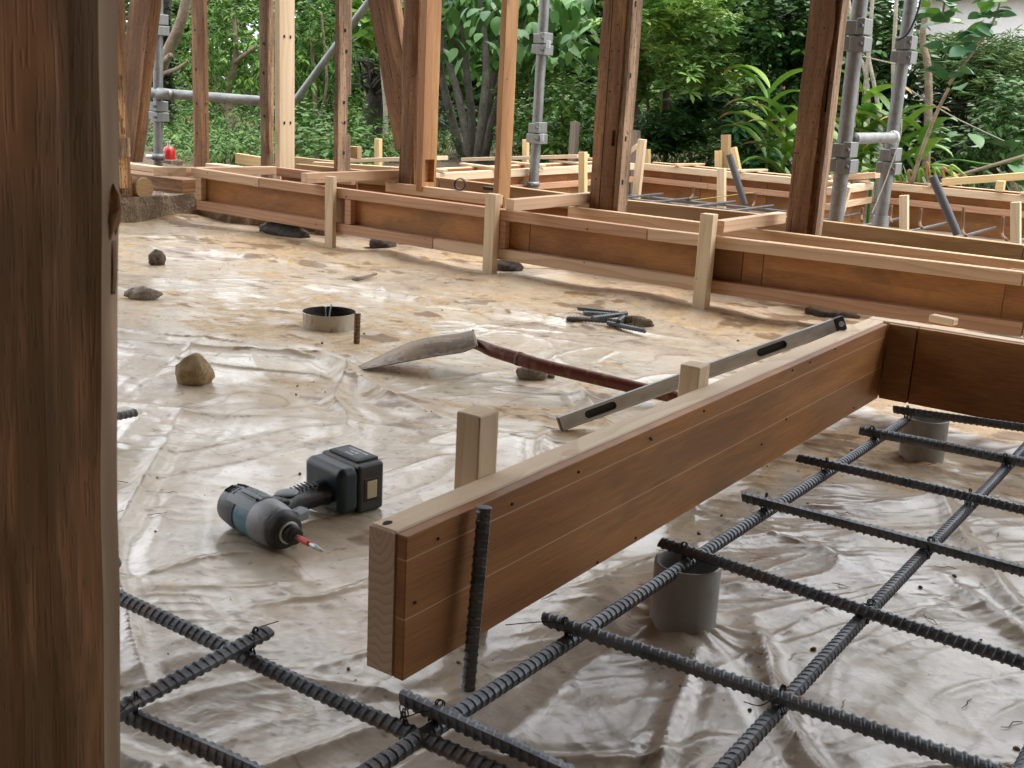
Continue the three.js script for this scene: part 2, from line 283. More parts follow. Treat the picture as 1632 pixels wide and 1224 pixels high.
function filmH(x, z) {
  let h = .008 * n2(x * 1.1 + 3, z * 1.1) + .004 * n2(x * 2.7, z * 2.7 + 8) + .0012 * n2(x * 7, z * 7);
  const wx = x + .22 * n2(x * .9 + 5, z * .9) + .05 * n2(x * 4, z * 4 + 3), wz = z + .22 * n2(x * .9, z * .9 + 9) + .05 * n2(x * 4 + 7, z * 4);
  for (const [th, s, amp, o] of FOLDS) {
    const c = Math.cos(th), q = Math.sin(th), a = (wx * c + wz * q) * s + o, b = (-wx * q + wz * c) * s * .2 + o;
    const r = 1 - Math.abs(n2(a, b)); const m = sst(-.25, .6, n2(x * 1.4 + o, z * 1.4 - o));
    h += amp * (.22 * Math.pow(r, 5) + .42 * Math.pow(r, 22)) * m;
  }
  for (const [x0, z0, x1, z1, amp, w] of CREASE) {
    const dx = x1 - x0, dz = z1 - z0, L = Math.hypot(dx, dz), t = ((x - x0) * dx + (z - z0) * dz) / (L * L); if (t < -.1 || t > 1.1) continue;
    const off = ((x - x0) * dz - (z - z0) * dx) / L + .03 * n2(t * 3 + x0 * 7, z0), e = sst(-.1, .2, t) * sst(1.1, .6, t);
    const k = Math.abs(off) / w; if (k < 3) h += .85 * amp * e * Math.exp(-k * (1.6 + .4 * k)) - .2 * amp * e * Math.exp(-(k - 1.6) * (k - 1.6) * 2);
  }
  // crisp facets of crumpled film: strongest around the bars, weak where the film lies taut
  const loose = clamp(sst(-1.0, -.6, x + .15 * n2(x * 3, z * 3)) * sst(-2.35, -1.9, z) + .9 * sst(-1.05, -.7, z + .15 * n2(x * 4 + 2, z * 4)) + .18 + .40 * sst(.1, .7, n2(x * 1.8 + 40, z * 1.8)));
  const rd = (th, f, g, o, p) => { const c = Math.cos(th), q = Math.sin(th); return Math.pow(1 - Math.abs(n2((wx * c + wz * q) * f + o, (-wx * q + wz * c) * g + o)), p); };
  const mA = sst(-.35, .35, n2(x * 2.6 + 7, z * 2.6)), mB = sst(-.3, .4, n2(x * 2.9, z * 2.9 + 31));
  h += .8 * loose * (.0075 * rd(.75, 1.5, 6.5, 2, 2) + mA * .0052 * rd(.95, 2.4, 15, 11, 3) + mB * .0050 * rd(-.35, 2.6, 17, 23, 3) + (1 - mA) * .0040 * rd(2.1, 3, 19, 37, 3) + .0016 * rd(.5, 9, 38, 41, 2) + .0012 * rd(-.8, 11, 46, 53, 2)) - loose * .006;
  for (const [cx, cz, r] of PIPES) { const dx = x - cx, dz = z - cz, d = Math.hypot(dx, dz) - r; if (d < .3) { const a = Math.atan2(dz, dx), e = Math.exp(-Math.max(0, d) / .05); h += e * (.003 + .006 * Math.pow(Math.abs(Math.cos(a * 4.5 + 1.3 * Math.sin(a * 2))), 3)); } }
  h += .022 * sst(-2.75, -2.95, z) * (.6 + .6 * n2(x * 5, 3)) + .012 * sst(-3.5, -3.75, x) * (.5 + .8 * n2(z * 7, x * 5));      // gathered up along the edges
  return h - .006;
}
{
  // a grid, and a texture with it, that is finer where the film is seen from close by
  const X0 = -3.79, X1 = 1.3, Z0 = -3.3, Z1 = .7, NX = 720, NZ = 560;
  const axis = (a, b, n, w) => { const c = [0]; const m = 4000; for (let i = 1; i <= m; i++) c.push(c[i - 1] + w(a + (b - a) * (i - .5) / m)); const out = []; let k = 0; for (let i = 0; i <= n; i++) { const t = c[m] * i / n; while (k < m - 1 && c[k + 1] < t) k++; out.push(a + (b - a) * (k + (t - c[k]) / (c[k + 1] - c[k])) / m); } return out; };
  const wX = x => (x > -1.5 && x < .25 ? 1 : x <= -1.5 ? lerp(1, .45, sst(-1.5, -3, x)) : .3), wZ = z => (z < -.4 && z > -1.6 ? 1 : z <= -1.6 ? lerp(1, .55, sst(-1.6, -2.6, z)) : .25);
  const ax = axis(X0, X1, NX, wX), az = axis(Z0, Z1, NZ, wZ);
  const P = new Float32Array((NX + 1) * (NZ + 1) * 3), U0 = new Float32Array((NX + 1) * (NZ + 1) * 2), U1 = new Float32Array((NX + 1) * (NZ + 1) * 2), I = []; let k = 0;
  for (let j = 0; j <= NZ; j++) for (let i = 0; i <= NX; i++, k++) {
    const x = ax[i], z = az[j]; P[k * 3] = x; P[k * 3 + 1] = filmH(x, z); P[k * 3 + 2] = z; U0[k * 2] = i / NX; U0[k * 2 + 1] = j / NZ; U1[k * 2] = x; U1[k * 2 + 1] = z;
    if (i < NX && j < NZ) I.push(k, k + NX + 1, k + 1, k + 1, k + NX + 1, k + NX + 2);
  }
  const g = new THREE.BufferGeometry(); g.setAttribute('position', new THREE.BufferAttribute(P, 3)); g.setAttribute('uv', new THREE.BufferAttribute(U0, 2)); g.setAttribute('uv1', new THREE.BufferAttribute(U1, 2)); g.setIndex(I); g.computeVertexNormals();
  const lookup = (arr, t) => { const f = t * (arr.length - 1), i = Math.min(arr.length - 2, Math.floor(f)); return lerp(arr[i], arr[i + 1], f - i); };
  // what lies on and under the film: grey-white film, brown soil showing through, dried ochre mud in streaks, grit
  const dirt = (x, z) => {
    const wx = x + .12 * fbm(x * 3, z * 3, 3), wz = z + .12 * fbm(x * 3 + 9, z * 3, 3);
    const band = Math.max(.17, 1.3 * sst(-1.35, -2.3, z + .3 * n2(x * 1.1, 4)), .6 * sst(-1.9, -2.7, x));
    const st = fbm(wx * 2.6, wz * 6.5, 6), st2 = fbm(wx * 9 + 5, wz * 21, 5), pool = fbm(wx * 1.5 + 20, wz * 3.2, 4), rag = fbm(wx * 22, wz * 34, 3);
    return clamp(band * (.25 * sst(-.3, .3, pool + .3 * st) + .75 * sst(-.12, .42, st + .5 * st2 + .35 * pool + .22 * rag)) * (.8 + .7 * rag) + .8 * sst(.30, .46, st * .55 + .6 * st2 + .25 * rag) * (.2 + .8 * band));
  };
  const TW = 2048, TH = 1536, xs = [], zs = [];
  for (let i = 0; i < TW; i++) xs.push(lookup(ax, (i + .5) / TW)); for (let j = 0; j < TH; j++) zs.push(lookup(az, (j + .5) / TH));
  const D = new Float32Array(TW * TH);
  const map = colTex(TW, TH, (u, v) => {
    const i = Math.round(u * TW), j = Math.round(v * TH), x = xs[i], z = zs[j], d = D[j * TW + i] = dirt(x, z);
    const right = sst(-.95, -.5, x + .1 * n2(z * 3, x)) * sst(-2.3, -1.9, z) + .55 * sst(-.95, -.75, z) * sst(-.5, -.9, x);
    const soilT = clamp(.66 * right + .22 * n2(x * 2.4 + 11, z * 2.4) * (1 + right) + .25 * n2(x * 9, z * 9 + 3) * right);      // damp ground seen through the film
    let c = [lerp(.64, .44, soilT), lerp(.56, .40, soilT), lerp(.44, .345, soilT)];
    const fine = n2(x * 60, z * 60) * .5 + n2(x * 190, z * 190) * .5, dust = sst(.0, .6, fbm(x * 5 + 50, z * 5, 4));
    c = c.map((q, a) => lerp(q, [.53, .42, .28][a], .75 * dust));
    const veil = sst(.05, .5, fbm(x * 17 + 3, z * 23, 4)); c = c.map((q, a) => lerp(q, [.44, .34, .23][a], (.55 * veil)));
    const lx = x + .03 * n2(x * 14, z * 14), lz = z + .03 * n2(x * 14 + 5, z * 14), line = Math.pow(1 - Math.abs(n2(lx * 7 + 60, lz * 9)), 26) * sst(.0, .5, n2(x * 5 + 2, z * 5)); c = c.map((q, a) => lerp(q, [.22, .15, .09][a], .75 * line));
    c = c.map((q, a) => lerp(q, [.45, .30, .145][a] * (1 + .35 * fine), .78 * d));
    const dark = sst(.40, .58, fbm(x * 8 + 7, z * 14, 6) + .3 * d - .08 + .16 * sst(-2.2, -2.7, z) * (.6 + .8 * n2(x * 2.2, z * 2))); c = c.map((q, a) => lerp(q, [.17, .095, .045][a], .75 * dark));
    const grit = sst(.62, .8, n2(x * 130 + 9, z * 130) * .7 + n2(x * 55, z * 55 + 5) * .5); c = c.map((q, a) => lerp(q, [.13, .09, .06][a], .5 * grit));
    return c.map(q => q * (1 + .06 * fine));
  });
  map.repeat.set(1, 1);
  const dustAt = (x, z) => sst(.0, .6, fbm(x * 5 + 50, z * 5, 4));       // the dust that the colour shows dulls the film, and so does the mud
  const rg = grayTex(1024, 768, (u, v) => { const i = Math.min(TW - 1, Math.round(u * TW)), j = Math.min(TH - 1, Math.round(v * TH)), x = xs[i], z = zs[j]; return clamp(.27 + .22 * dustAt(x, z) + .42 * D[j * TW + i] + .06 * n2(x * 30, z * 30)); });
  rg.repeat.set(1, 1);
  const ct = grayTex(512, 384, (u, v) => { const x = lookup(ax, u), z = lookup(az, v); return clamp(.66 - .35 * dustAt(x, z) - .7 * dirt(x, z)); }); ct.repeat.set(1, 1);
  const crumple = grayTex(1024, 1024, (u, v) => {
    const w = .04 * n2p(u * 6, v * 6, 6, 6), w2 = .04 * n2p(u * 6 + 3, v * 6, 6, 6), a = u + w, b = v + w2;
    const r1 = 1 - Math.abs(n2p(a * 14, b * 14, 14, 14)), r2 = 1 - Math.abs(n2p(a * 31, b * 31, 31, 31)), r3 = 1 - Math.abs(n2p(a * 66, b * 66, 66, 66));
    const r4 = 1 - Math.abs(n2p(a * 130 + 9, b * 110, 130, 110)); return .36 * r1 + .3 * r2 + .22 * r3 + .12 * r4;
  }, .62, .62);
  crumple.channel = 1;
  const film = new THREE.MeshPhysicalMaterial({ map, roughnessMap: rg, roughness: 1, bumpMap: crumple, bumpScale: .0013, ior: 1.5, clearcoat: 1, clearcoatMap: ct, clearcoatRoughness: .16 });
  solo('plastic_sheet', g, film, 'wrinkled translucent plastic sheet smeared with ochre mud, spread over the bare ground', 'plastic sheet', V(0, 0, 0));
  // a second sheet under the far bars, behind the posts
  const h = new THREE.PlaneGeometry(4.4, 2.2, 150, 80).rotateX(-Math.PI / 2).translate(-1.2, 0, -4.75), p = h.attributes.position; const u1 = [];
  for (let i = 0; i < p.count; i++) { p.setY(i, filmH(p.getX(i) * 1.1 + 9, p.getZ(i) * 1.1 + 3.2) * .8); u1.push(p.getX(i), p.getZ(i)); }
  h.setAttribute('uv1', new THREE.Float32BufferAttribute(u1, 2)); h.computeVertexNormals();
  solo('plastic_sheet', h, new THREE.MeshPhysicalMaterial({ color: 0x8d8276, bumpMap: crumple, bumpScale: .004, roughness: .35 }), 'grey plastic sheet under the steel mat beyond the row of posts', 'plastic sheet', V(0, .0, 0));
}
// crumbs of soil, wood chips and straw on the film
{
  const mk = (geo, col, n, fn) => { const m = new THREE.InstancedMesh(geo, new THREE.MeshStandardMaterial({ color: 0xffffff, roughness: .9 }), n), mt = new THREE.Matrix4(), q = new THREE.Quaternion(), e = new THREE.Euler(), c = new THREE.Color(); for (let i = 0; i < n; i++) { const [p, s, r] = fn(i); mt.compose(p, q.setFromEuler(e.set(...r)), s); m.setMatrixAt(i, mt); const k = rr(.6, 1.35); c.setRGB(col[0] * k, col[1] * k, col[2] * k); m.setColorAt(i, c); } return shade(m); };
  const spot = () => { for (;;) { const x = rr(-4, .4), z = rr(-2.9, -.4); if (n2(x * 2.3 + 70, z * 2.3) * .8 + n2(x * 7, z * 7) * .7 > rr(.1, 1.0)) return [x, z]; } };
  const crumb = stone(1, .7, 1, 3, .35, 1, .1);
  const a = mk(crumb, [.22, .15, .09], 420, () => { const [x, z] = spot(), s = .0007 + .0035 * Math.pow(rnd(), 5); return [V(x, filmH(x, z) - s * .3, z), V(s, s, s * rr(.7, 1.4)), [0, rr(0, 6), 0]]; });
  a.name = 'soil_crumbs'; a.userData = { label: 'crumbs of brown soil scattered over the plastic sheet', category: 'soil', kind: 'stuff' }; scene.add(a);
  const straw = tube([V(-.5, 0, 0), V(-.1, .05, .08), V(.2, 0, -.03), V(.5, .03, .05)], [.012, .02, .016, .01], 5, 2);
  const b = mk(straw, [.20, .125, .06], 260, () => { const [x, z] = spot(), s = rr(.008, .032); return [V(x, filmH(x, z) + .001, z), V(s, s, s), [0, rr(0, 6), 0]]; });
  b.name = 'plant_fibres'; b.userData = { label: 'dry straw and root fibres strewn over the plastic sheet', category: 'straw', kind: 'stuff' }; scene.add(b);
}

// ---------------------------------------------------------------- timber of the house: posts, braces, roof
function timber(w, h, d, amp, seed, sx = 5, sy = 60, sz = 5) {       // upright, base centre at the origin; grain up
  const g = new THREE.BoxGeometry(w, h, d, sx, sy, sz); const p = g.attributes.position, nm = g.attributes.normal, uv = [];
  for (let i = 0; i < p.count; i++) {
    let x = p.getX(i), y = p.getY(i) + h / 2, z = p.getZ(i); const nx = Math.abs(nm.getX(i)), ny = Math.abs(nm.getY(i));
    uv.push(ny > .5 ? x : y + seed * .31, ny > .5 ? z : (nx > .5 ? z + .4 : x) + seed * .17);
    const ex = Math.abs(x) / (w / 2), ez = Math.abs(z) / (d / 2), edge = ex > .98 && ez > .98 ? 1 : 0;
    const k = amp * (n3(x * 9 + seed, y * 2.2, z * 9) + .7 * n3(x * 30, y * 8 + seed, z * 30)) - edge * amp * (.8 + 1.2 * Math.max(0, n2(y * 6 + seed, x * 50)));
    const s = 1 + k / (w / 2); p.setXYZ(i, x * (ex > .98 ? s : 1), y, z * (ez > .98 ? 1 + k / (d / 2) : 1));
  }
  g.setAttribute('uv', new THREE.Float32BufferAttribute(uv, 2)); g.computeVertexNormals(); return toCreasedNormals(g, .7);
}
const ev = new Evaluator(); ev.useGroups = false;
function cut(geo, boxes) {                            // notches: [cx, cy, cz, w, h, d]
  let a = new Brush(geo); a.updateMatrixWorld();
  for (const [x, y, z, w, h, d] of boxes) { const b = new Brush(new THREE.BoxGeometry(w, h, d).translate(x, y, z)); b.updateMatrixWorld(); a = ev.evaluate(a, b, SUBTRACTION); }
  return a.geometry;
}
const TOP = 2.7;
// a post given by the pixels of its three visible upright edges at height py, and the plane of its front face
function postSpec(xl, xm, xr, py, z) {
  const m = onZ(xm, py, z), l = onZ(xl, py, z), r = onX(xr, py, m.x), w = m.x - l.x, d = z - r.z;
  return { c: V((m.x + l.x) / 2, 0, (z + r.z) / 2), w, d };
}
function post(name, s, y0, mat, amp, seed, label, group, notches = [], extra) {
  const base = V(s.c.x, y0, s.c.z); let g = timber(s.w, TOP - y0, s.d, amp, seed); if (notches.length) g = cut(g, notches);
  const t = thing(name, label, 'post', base, group); part('shaft', g, mat, t, false); if (extra) extra(t, s); return t;
}
const nails = (t, s, list, y0) => { for (const [fx, y, side] of list) { const g = side ? new THREE.BoxGeometry(.003, .012, .008).translate(s.w / 2 + .0005, y - y0, fx * s.d / 2) : new THREE.BoxGeometry(.007, .011, .003).translate(fx * s.w / 2, y - y0, s.d / 2 + .0005); part('nail_slot', g, M.hole, t.children[0], false); } };
const PG = 'old house posts left standing along the form';
const sA = postSpec(1250, 1293, 1306, 355, -3.28);
post('timber_post', sA, .03, M.old, .0028, 1, 'dark old post with a rebated lighter side, next to the scaffold ladder', PG, [[sA.w / 2, .42, sA.d / 2 - .01, .03, .9, .02], [sA.w / 2, .60, 0, .016, .12, .03], [-sA.w / 2, .33, sA.d / 2, .01, .08, .02]], (t, s) => { nails(t, s, [[0, .35, 1], [.2, .55, 1], [-.1, .78, 1], [.2, 1.0, 1]], .03); part('facing_strip', at(timber(.012, 1.3, s.d * .8, .001, 5, 2, 40, 3), s.w / 2 + .007, .12, -.004), M.oldGrey, t, false); });
const sB = postSpec(940, 976, 993, 300, -3.28);
post('timber_post', sB, .03, M.old, .003, 2, 'old brown post split by a long crack, a weathered board along its side', PG, [[-.002, .75, sB.d / 2, .003, 1.25, .02], [sB.w / 2 - .01, .42, sB.d / 2, .012, .05, .03]], (t, s) => {
  const b = part('side_board', at(timber(.022, 1.6, s.d * .9, .0012, 9, 3, 60, 3), s.w / 2 + .011, .0, -.005), M.oldGrey, t, false); b.userData.label = 'weathered grey-brown board';
  for (const y of [.28, .42, .62, .84, 1.02]) part('nail_slot', new THREE.BoxGeometry(.004, .016, .007).translate(s.w / 2 + .0215, y, .01), M.hole, b, false);
});
const sC = postSpec(786, 795, 814, 290, -3.30);
post('timber_stud', sC, .04, M.orange, .0012, 3, 'smooth orange-brown stud standing alone beside the scaffold pole with the tag plates', 'newer studs');
const sD = postSpec(634, 658, 674, 270, -3.34);
post('timber_post', sD, .03, M.old, .004, 4, 'thick dark post with a crumbled foot, joined to an orange stud', PG, [], (t, s) => { const b = part('rotten_foot', at(timber(s.w * 1.05, .34, s.d * 1.05, .006, 21, 8, 24, 8), 0, 0, 0), M.rot, t, false); b.userData.label = 'crumbly, worm-eaten foot'; });
const sE = postSpec(664, 674, 697, 235, -3.30);
post('timber_stud', sE, .20, M.orange, .0010, 5, 'orange stud with a square mortise cut in its foot, fixed to the thick crumbling post', 'newer studs', [[sE.w / 2, .075, 0, .05, .085, .055]]);
const sF = postSpec(531, 538, 560, 250, -3.42);
post('timber_post', sF, .05, M.oldGrey, .002, 6, 'slender weathered post with a notch in its edge and three dark nail holes', PG, [[sF.w / 2, .40, -sF.d / 2 + .01, .05, .16, .03], [-sF.w / 2, .52, sF.d / 2, .014, .05, .03]], (t, s) => nails(t, s, [[.1, .30, 1], [.05, .42, 1], [.15, .50, 1], [-.1, .70, 1], [.1, .78, 1]], .05));
const sG = postSpec(438, 446, 470, 240, -3.42);
post('timber_stud', sG, .06, M.pale, .0006, 7, 'pale new softwood stud fixed to the side of a grey old post', 'newer studs', [], (t, s) => nails(t, s, [[-.4, .40, 1], [.4, .40, 1], [-.4, .75, 1], [.4, .75, 1]], .06));
const sH = postSpec(413, 427, 438, 240, -3.47);
post('timber_post', sH, .06, M.oldGrey, .003, 8, 'grey-brown old post with torn splinters, behind the pale new stud', PG, [], (t, s) => { nails(t, s, [[.2, .42, 0], [.1, .6, 0], [.2, .72, 0]], .06); part('torn_splinters', at(timber(.02, .22, .02, .004, 31, 4, 24, 4), s.w / 2 + .002, .2, s.d / 2), M.rot, t, false); });
const sI = postSpec(308, 328, 335, 240, -3.72);
post('timber_post', sI, .10, M.old, .0022, 9, 'slim dark brown post standing alone before the horizontal scaffold tube', PG, [[sI.w / 2, .32, 0, .012, .05, .03]], (t, s) => nails(t, s, [[-.3, .3, 0], [-.3, .44, 0], [-.3, .6, 0], [-.3, .78, 0]], .10));
const sJ = postSpec(150, 190, 208, 240, -2.72);
post('timber_post', sJ, .145, M.old, .003, 10, 'decayed brown post with a squared block foot, at the concrete kerb', PG, [], (t, s) => { const b = part('rotten_foot', at(timber(s.w * .9, .42, s.d * .9, .006, 41, 8, 30, 8), .012, 0, .012), M.rot, t, false); b.userData.label = 'orange crumbling foot'; part('foot_band', at(timber(s.w * 1.1, .07, s.d * 1.1, .002, 43, 4, 6, 4), .01, .12, .01), M.oldGrey, t, false); });
// leaning braces
function brace(x0, y0, x1, y1, z, w, d, mat, seed, label) {
  const a = onZ(x0, y0, z), b = onZ(x1, y1, z), dir = b.clone().sub(a).normalize(), L = (TOP - a.y) / dir.y, g = timber(w, L, d, .002, seed);
  const y = dir, x = V(1, 0, 0).addScaledVector(y, -y.x).normalize(), zz = V(0, 0, 0).crossVectors(x, y);
  g.applyMatrix4(new THREE.Matrix4().makeBasis(x, y, zz)); solo('timber_brace', g, mat, label, 'brace', a);
}
brace(203, 250, 232, 0, -2.95, .14, .05, M.old, 51, 'dark brace leaning outward from the decayed post at the kerb');
brace(655, 235, 612, 0, -3.46, .13, .05, M.old, 52, 'dark plank brace leaning against the thick crumbling post');

// the roof that is left over the camera: beams, joists and boarding, out of the frame
{
  const t = thing('roof', 'timber roof of beams, joists and boards carried by the old posts', 'roof', V(-1.6, TOP, -.2));
  part('ridge_beam', at(cbox(9, .24, .14), -1.6, TOP + .12, -3.36), M.old, t); part('ridge_beam', at(cbox(9, .24, .14), -1.6, TOP + .12, 1.6), M.old, t);
  for (let i = 0; i < 12; i++) part('joist', bar(V(-4.4 + i * .67, TOP + .29, -3.5), V(-4.4 + i * .67, TOP + .29, 2.6), .1, .06), M.old, t);
  for (let i = 0; i < 27; i++) part('roof_board', bar(V(-4.5, TOP + .352, -3.5 + i * .245), V(3.1, TOP + .352, -3.5 + i * .245), .02, .24), M.oldGrey, t);
  const w = thing('plaster_wall', 'brown plaster wall of the old house, opposite the garden', 'wall', V(-1.6, 0, 2.4));
  part('wall_panel', at(cbox(9.4, 3.3, .12), -1.6, 1.6, 2.4), M.wall, w);
  const w2 = thing('plaster_wall', 'unseen brown plaster side wall, lengthened to keep light off the near post', 'wall', V(1.9, 0, .2)); part('wall_panel', at(cbox(.12, 3.3, 5.1), 1.9, 1.6, -.2), M.wall, w2);  // side wall out of view, stretched forward to cut light on post and form
}
// the near post
{
  const e = EYE.clone().addScaledVector(ray(160, 612), .62), e2 = EYE.clone().addScaledVector(ray(188, 612), .632);
  // outline of the section: main face looks +x, chamfer wood is paler to carry the garden light
  const Z = e.z, X = e.x, ch = [e2.x, e2.z], pts = [[X - .12, Z + .125], [X, Z + .125], [X, Z], ch, [X - .12, ch[1]]];
  const H0 = -.05, SEG = 140, P = [], UV = [], I = [];
  const t = thing('timber_post', 'large dark old post with a chamfered edge coloured as lit and a bulging knot', 'post', V(X - .06, H0, Z + .06), PG);
  const face = (a, b, mat, name, cols) => {
    const P = [], UV = [], I = []; 
    for (let i = 0; i <= SEG; i++) for (let j = 0; j <= cols; j++) {
      const y = H0 + (TOP - H0) * i / SEG, f = j / cols; let x = lerp(a[0], b[0], f), z = lerp(a[1], b[1], f);
      const k = .0012 * n3(x * 40, y * 7, z * 40), wob = .0022 * n2(y * 4.3, 2.2) + .001 * n2(y * 13, 5);
      x += k; z -= (name === 'shaft' ? (f > .98 ? wob : 0) : wob); P.push(x, y, z); UV.push(y + .2, f * Math.hypot(a[0] - b[0], a[1] - b[1]) + (name === 'shaft' ? 0 : .1));
    }
    for (let i = 0; i < SEG; i++) for (let j = 0; j < cols; j++) { const q = i * (cols + 1) + j; I.push(q, q + cols + 1, q + 1, q + 1, q + cols + 1, q + cols + 2); }
    const g = new THREE.BufferGeometry(); g.setAttribute('position', new THREE.Float32BufferAttribute(P, 3)); g.setAttribute('uv', new THREE.Float32BufferAttribute(UV, 2)); g.setIndex(I); return g;
  };
  const sides = [face(pts[0], pts[1], 0, 'side', 4), face(pts[1], pts[2], 0, 'shaft', 16), face(pts[3], pts[4], 0, 'side', 4), face(pts[4], pts[0], 0, 'side', 4)];
  const body = merge(sides); body.computeVertexNormals();
  const lean = g => { g.translate(-X, -e.y, -Z); g.rotateZ(.0); g.applyMatrix4(new THREE.Matrix4().makeRotationAxis(camF, .036)); g.translate(X, e.y, Z); return g; };
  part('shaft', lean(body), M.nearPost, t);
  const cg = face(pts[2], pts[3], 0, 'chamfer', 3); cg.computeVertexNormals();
  const c = part('chamfer', lean(cg), M.nearEdgeLit, t); c.userData.label = 'chamfer in paler wood, garden light put into its colour';
  // knot hollow with a torn lip on the chamfer, splintered wood below it
  const kn = EYE.clone().addScaledVector(ray(168, 322), .612), k1 = EYE.clone().addScaledVector(ray(170, 350), .616), k2 = EYE.clone().addScaledVector(ray(172, 468), .618);
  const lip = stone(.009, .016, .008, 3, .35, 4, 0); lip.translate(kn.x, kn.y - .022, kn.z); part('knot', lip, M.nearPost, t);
  const sp = tube([k1, k1.clone().lerp(k2, .3).add(V(.0006, 0, .001)), k1.clone().lerp(k2, .7), k2], [.0030, .0050, .0048, .0036], 8, 8); part('splinter', sp, M.old, t);
}

// ---------------------------------------------------------------- timber forms
const FB = .034, FW = .03;
const down = (p, d) => V(p.x, p.y - d, p.z), back = (p, d) => V(p.x, p.y, p.z - d);
const extend = (a, b, L) => b.clone().addScaledVector(b.clone().sub(a).normalize(), L);
// boards one after another along a poly-line of top front edges
function battens(parent, name, pts, H, W, mats) { for (let i = 0; i < pts.length - 1; i++) { const a = pts[i], b = pts[i + 1], o = V(0, -H / 2, -W / 2), u = b.clone().sub(a).normalize().multiplyScalar(.0012); part(name, bar(a.clone().add(o).add(u), b.clone().add(o).sub(u), H, W), mats[i % mats.length], parent); } }
// front form under the posts
{
  const z = -2.96, T = [onZ(304, 267, z), onZ(412, 283.5, z), onZ(1032, 364, z), onZ(1632, 434, z)]; T.push(extend(T[2], T[3], 1.1));
  const L = [onZ(312, 319, z), onZ(690, 380, z), onZ(1129, 446.5, z), onZ(1632, 514.5, z)]; L.push(extend(L[2], L[3], 1.1));
  const t = thing('formwork_panel', 'long low form of brown plywood between two pink battens, in front of the old posts', 'formwork', V(-1.6, .05, z));
  battens(t, 'top_batten', T, FB, FW, [M.batten, M.red, M.batten]); battens(t, 'bottom_batten', L, .036, FW, [M.red, M.batten]);
  const topY = x => { for (let i = 0; i < T.length - 1; i++) if (x <= T[i + 1].x || i === T.length - 2) return lerp(T[i].y, T[i + 1].y, (x - T[i].x) / (T[i + 1].x - T[i].x)); };
  const lowY = x => { for (let i = 0; i < L.length - 1; i++) if (x <= L[i + 1].x || i === L.length - 2) return lerp(L[i].y, L[i + 1].y, (x - L[i].x) / (L[i + 1].x - L[i].x)); };
  const cutsPx = [310, 548, 838, 1180, 1213, 1600], xs = cutsPx.map(p => onZ(p, 200 + p * .155, z).x); xs.push(.55);
  for (let i = 0; i < xs.length - 1; i++) { const a = xs[i] + .0012, b = xs[i + 1] - .0012, yt = topY((a + b) / 2) - .003, yb = lowY((a + b) / 2) - .037; part('plywood', at(cbox(b - a, yt - yb, .012, .0008), (a + b) / 2, (yt + yb) / 2, z - FW - .0065 - (i % 2) * .0012), i % 2 ? M.ply2 : M.ply, t); }
  for (const [p, w] of [[311, .034], [550, .03], [795, .035], [1122, .03]]) { const x = onZ(p, 200 + p * .155, z).x + .012; const yt = topY(x) - FB - .001, yb = lowY(x) + .001; part('stud', at(cbox(w, yt - yb, .026), x, (yt + yb) / 2, z - FW / 2), p < 400 ? M.batten : M.red, t); }
  // inner row: boards between the front form and the posts, and the row behind the posts
  const hy = .219;
  const seg = (a, b, mats, label, H = .036, ext = 0) => { const p = onY(a[0], a[1], hy), q0 = onY(b[0], b[1], hy), q = ext ? extend(p, q0, ext) : q0; const t2 = thing('formwork_panel', label, 'formwork', V((p.x + q.x) / 2, .06, (p.z + q.z) / 2)); battens(t2, 'top_batten', [p, q], H, .028, mats); const m = p.clone().add(q).multiplyScalar(.5); const o = V(0, -.075 - .004, -.028 - .0065); part('plywood', bar(p.clone().add(o), q.clone().add(o), .15, .012), M.ply2, t2); };
  seg([440, 266.5], [560, 281], [M.red], 'short inner form board with a dark gap beside the pale new stud');
  seg([614, 290], [795, 312], [M.batten], 'inner form board of pink wood carrying a black pipe ring');
  seg([905, 329], [1632, 417], [M.batten2], 'long inner form board of yellowish wood in front of the two dark old posts', .04, .9);
  const z3 = -3.60, T3 = [onZ(470, 261, z3), onZ(632, 277, z3), onZ(700, 283, z3), onZ(920, 311, z3), onZ(1295, 350, z3), onZ(1632, 391, z3)]; T3.push(extend(T3[4], T3[5], .9));
  const t3 = thing('formwork_panel', 'form of rough yellow-brown boards behind the posts, along the edge of the steel mat', 'formwork', V(-1.6, .02, z3));
  battens(t3, 'top_batten', T3, .055, .03, [M.ochre, M.ochre, M.ochre, M.ochre, M.ochre]); part('plywood', bar(down(back(T3[0], .04), .08), down(back(T3[6], .04), .08), .15, .012), M.ply, t3);
  // left end: returns to the inner row
  piece('form_batten', down(T[0].clone().add(V(.0, 0, -.034)), .017), down(onY(438, 265, hy), .017), FB, FW, M.batten, 'pink batten closing the end of the long form, running back to the inner board', 'batten');
  const c0 = onZ(250, 273, z - .005), c1 = onZ(303, 274, z - .005);
  piece('form_batten', c0, c1.add(V(-.002, 0, 0)), .036, .036, M.batten, 'short batten stub sticking out past the end of the long form over the kerb', 'batten');
  // stakes driven in front of it
  const stake = (xm, yt, yb, w, d, label) => { const c = onZ(xm, yb, z + .018), tp = onZ(xm, yt, z + .018), y0 = -.10; piece('form_stake', V(c.x, y0, z + .002 + d / 2), V(c.x, tp.y, z + .002 + d / 2), w, d, M.pale, label, 'stake', 'stakes of the long form', V(1, 0, 0)); };
  stake(524.5, 281, 395, .040, .02, 'pale stake with a row of nail holes, under the first cross tie');
  stake(780, 308, 434, .040, .03, 'pale stake holding the long form beside the orange stud');
  stake(1117, 339, 489, .040, .034, 'pale stake holding the long form next to the cross tie of the last old post');
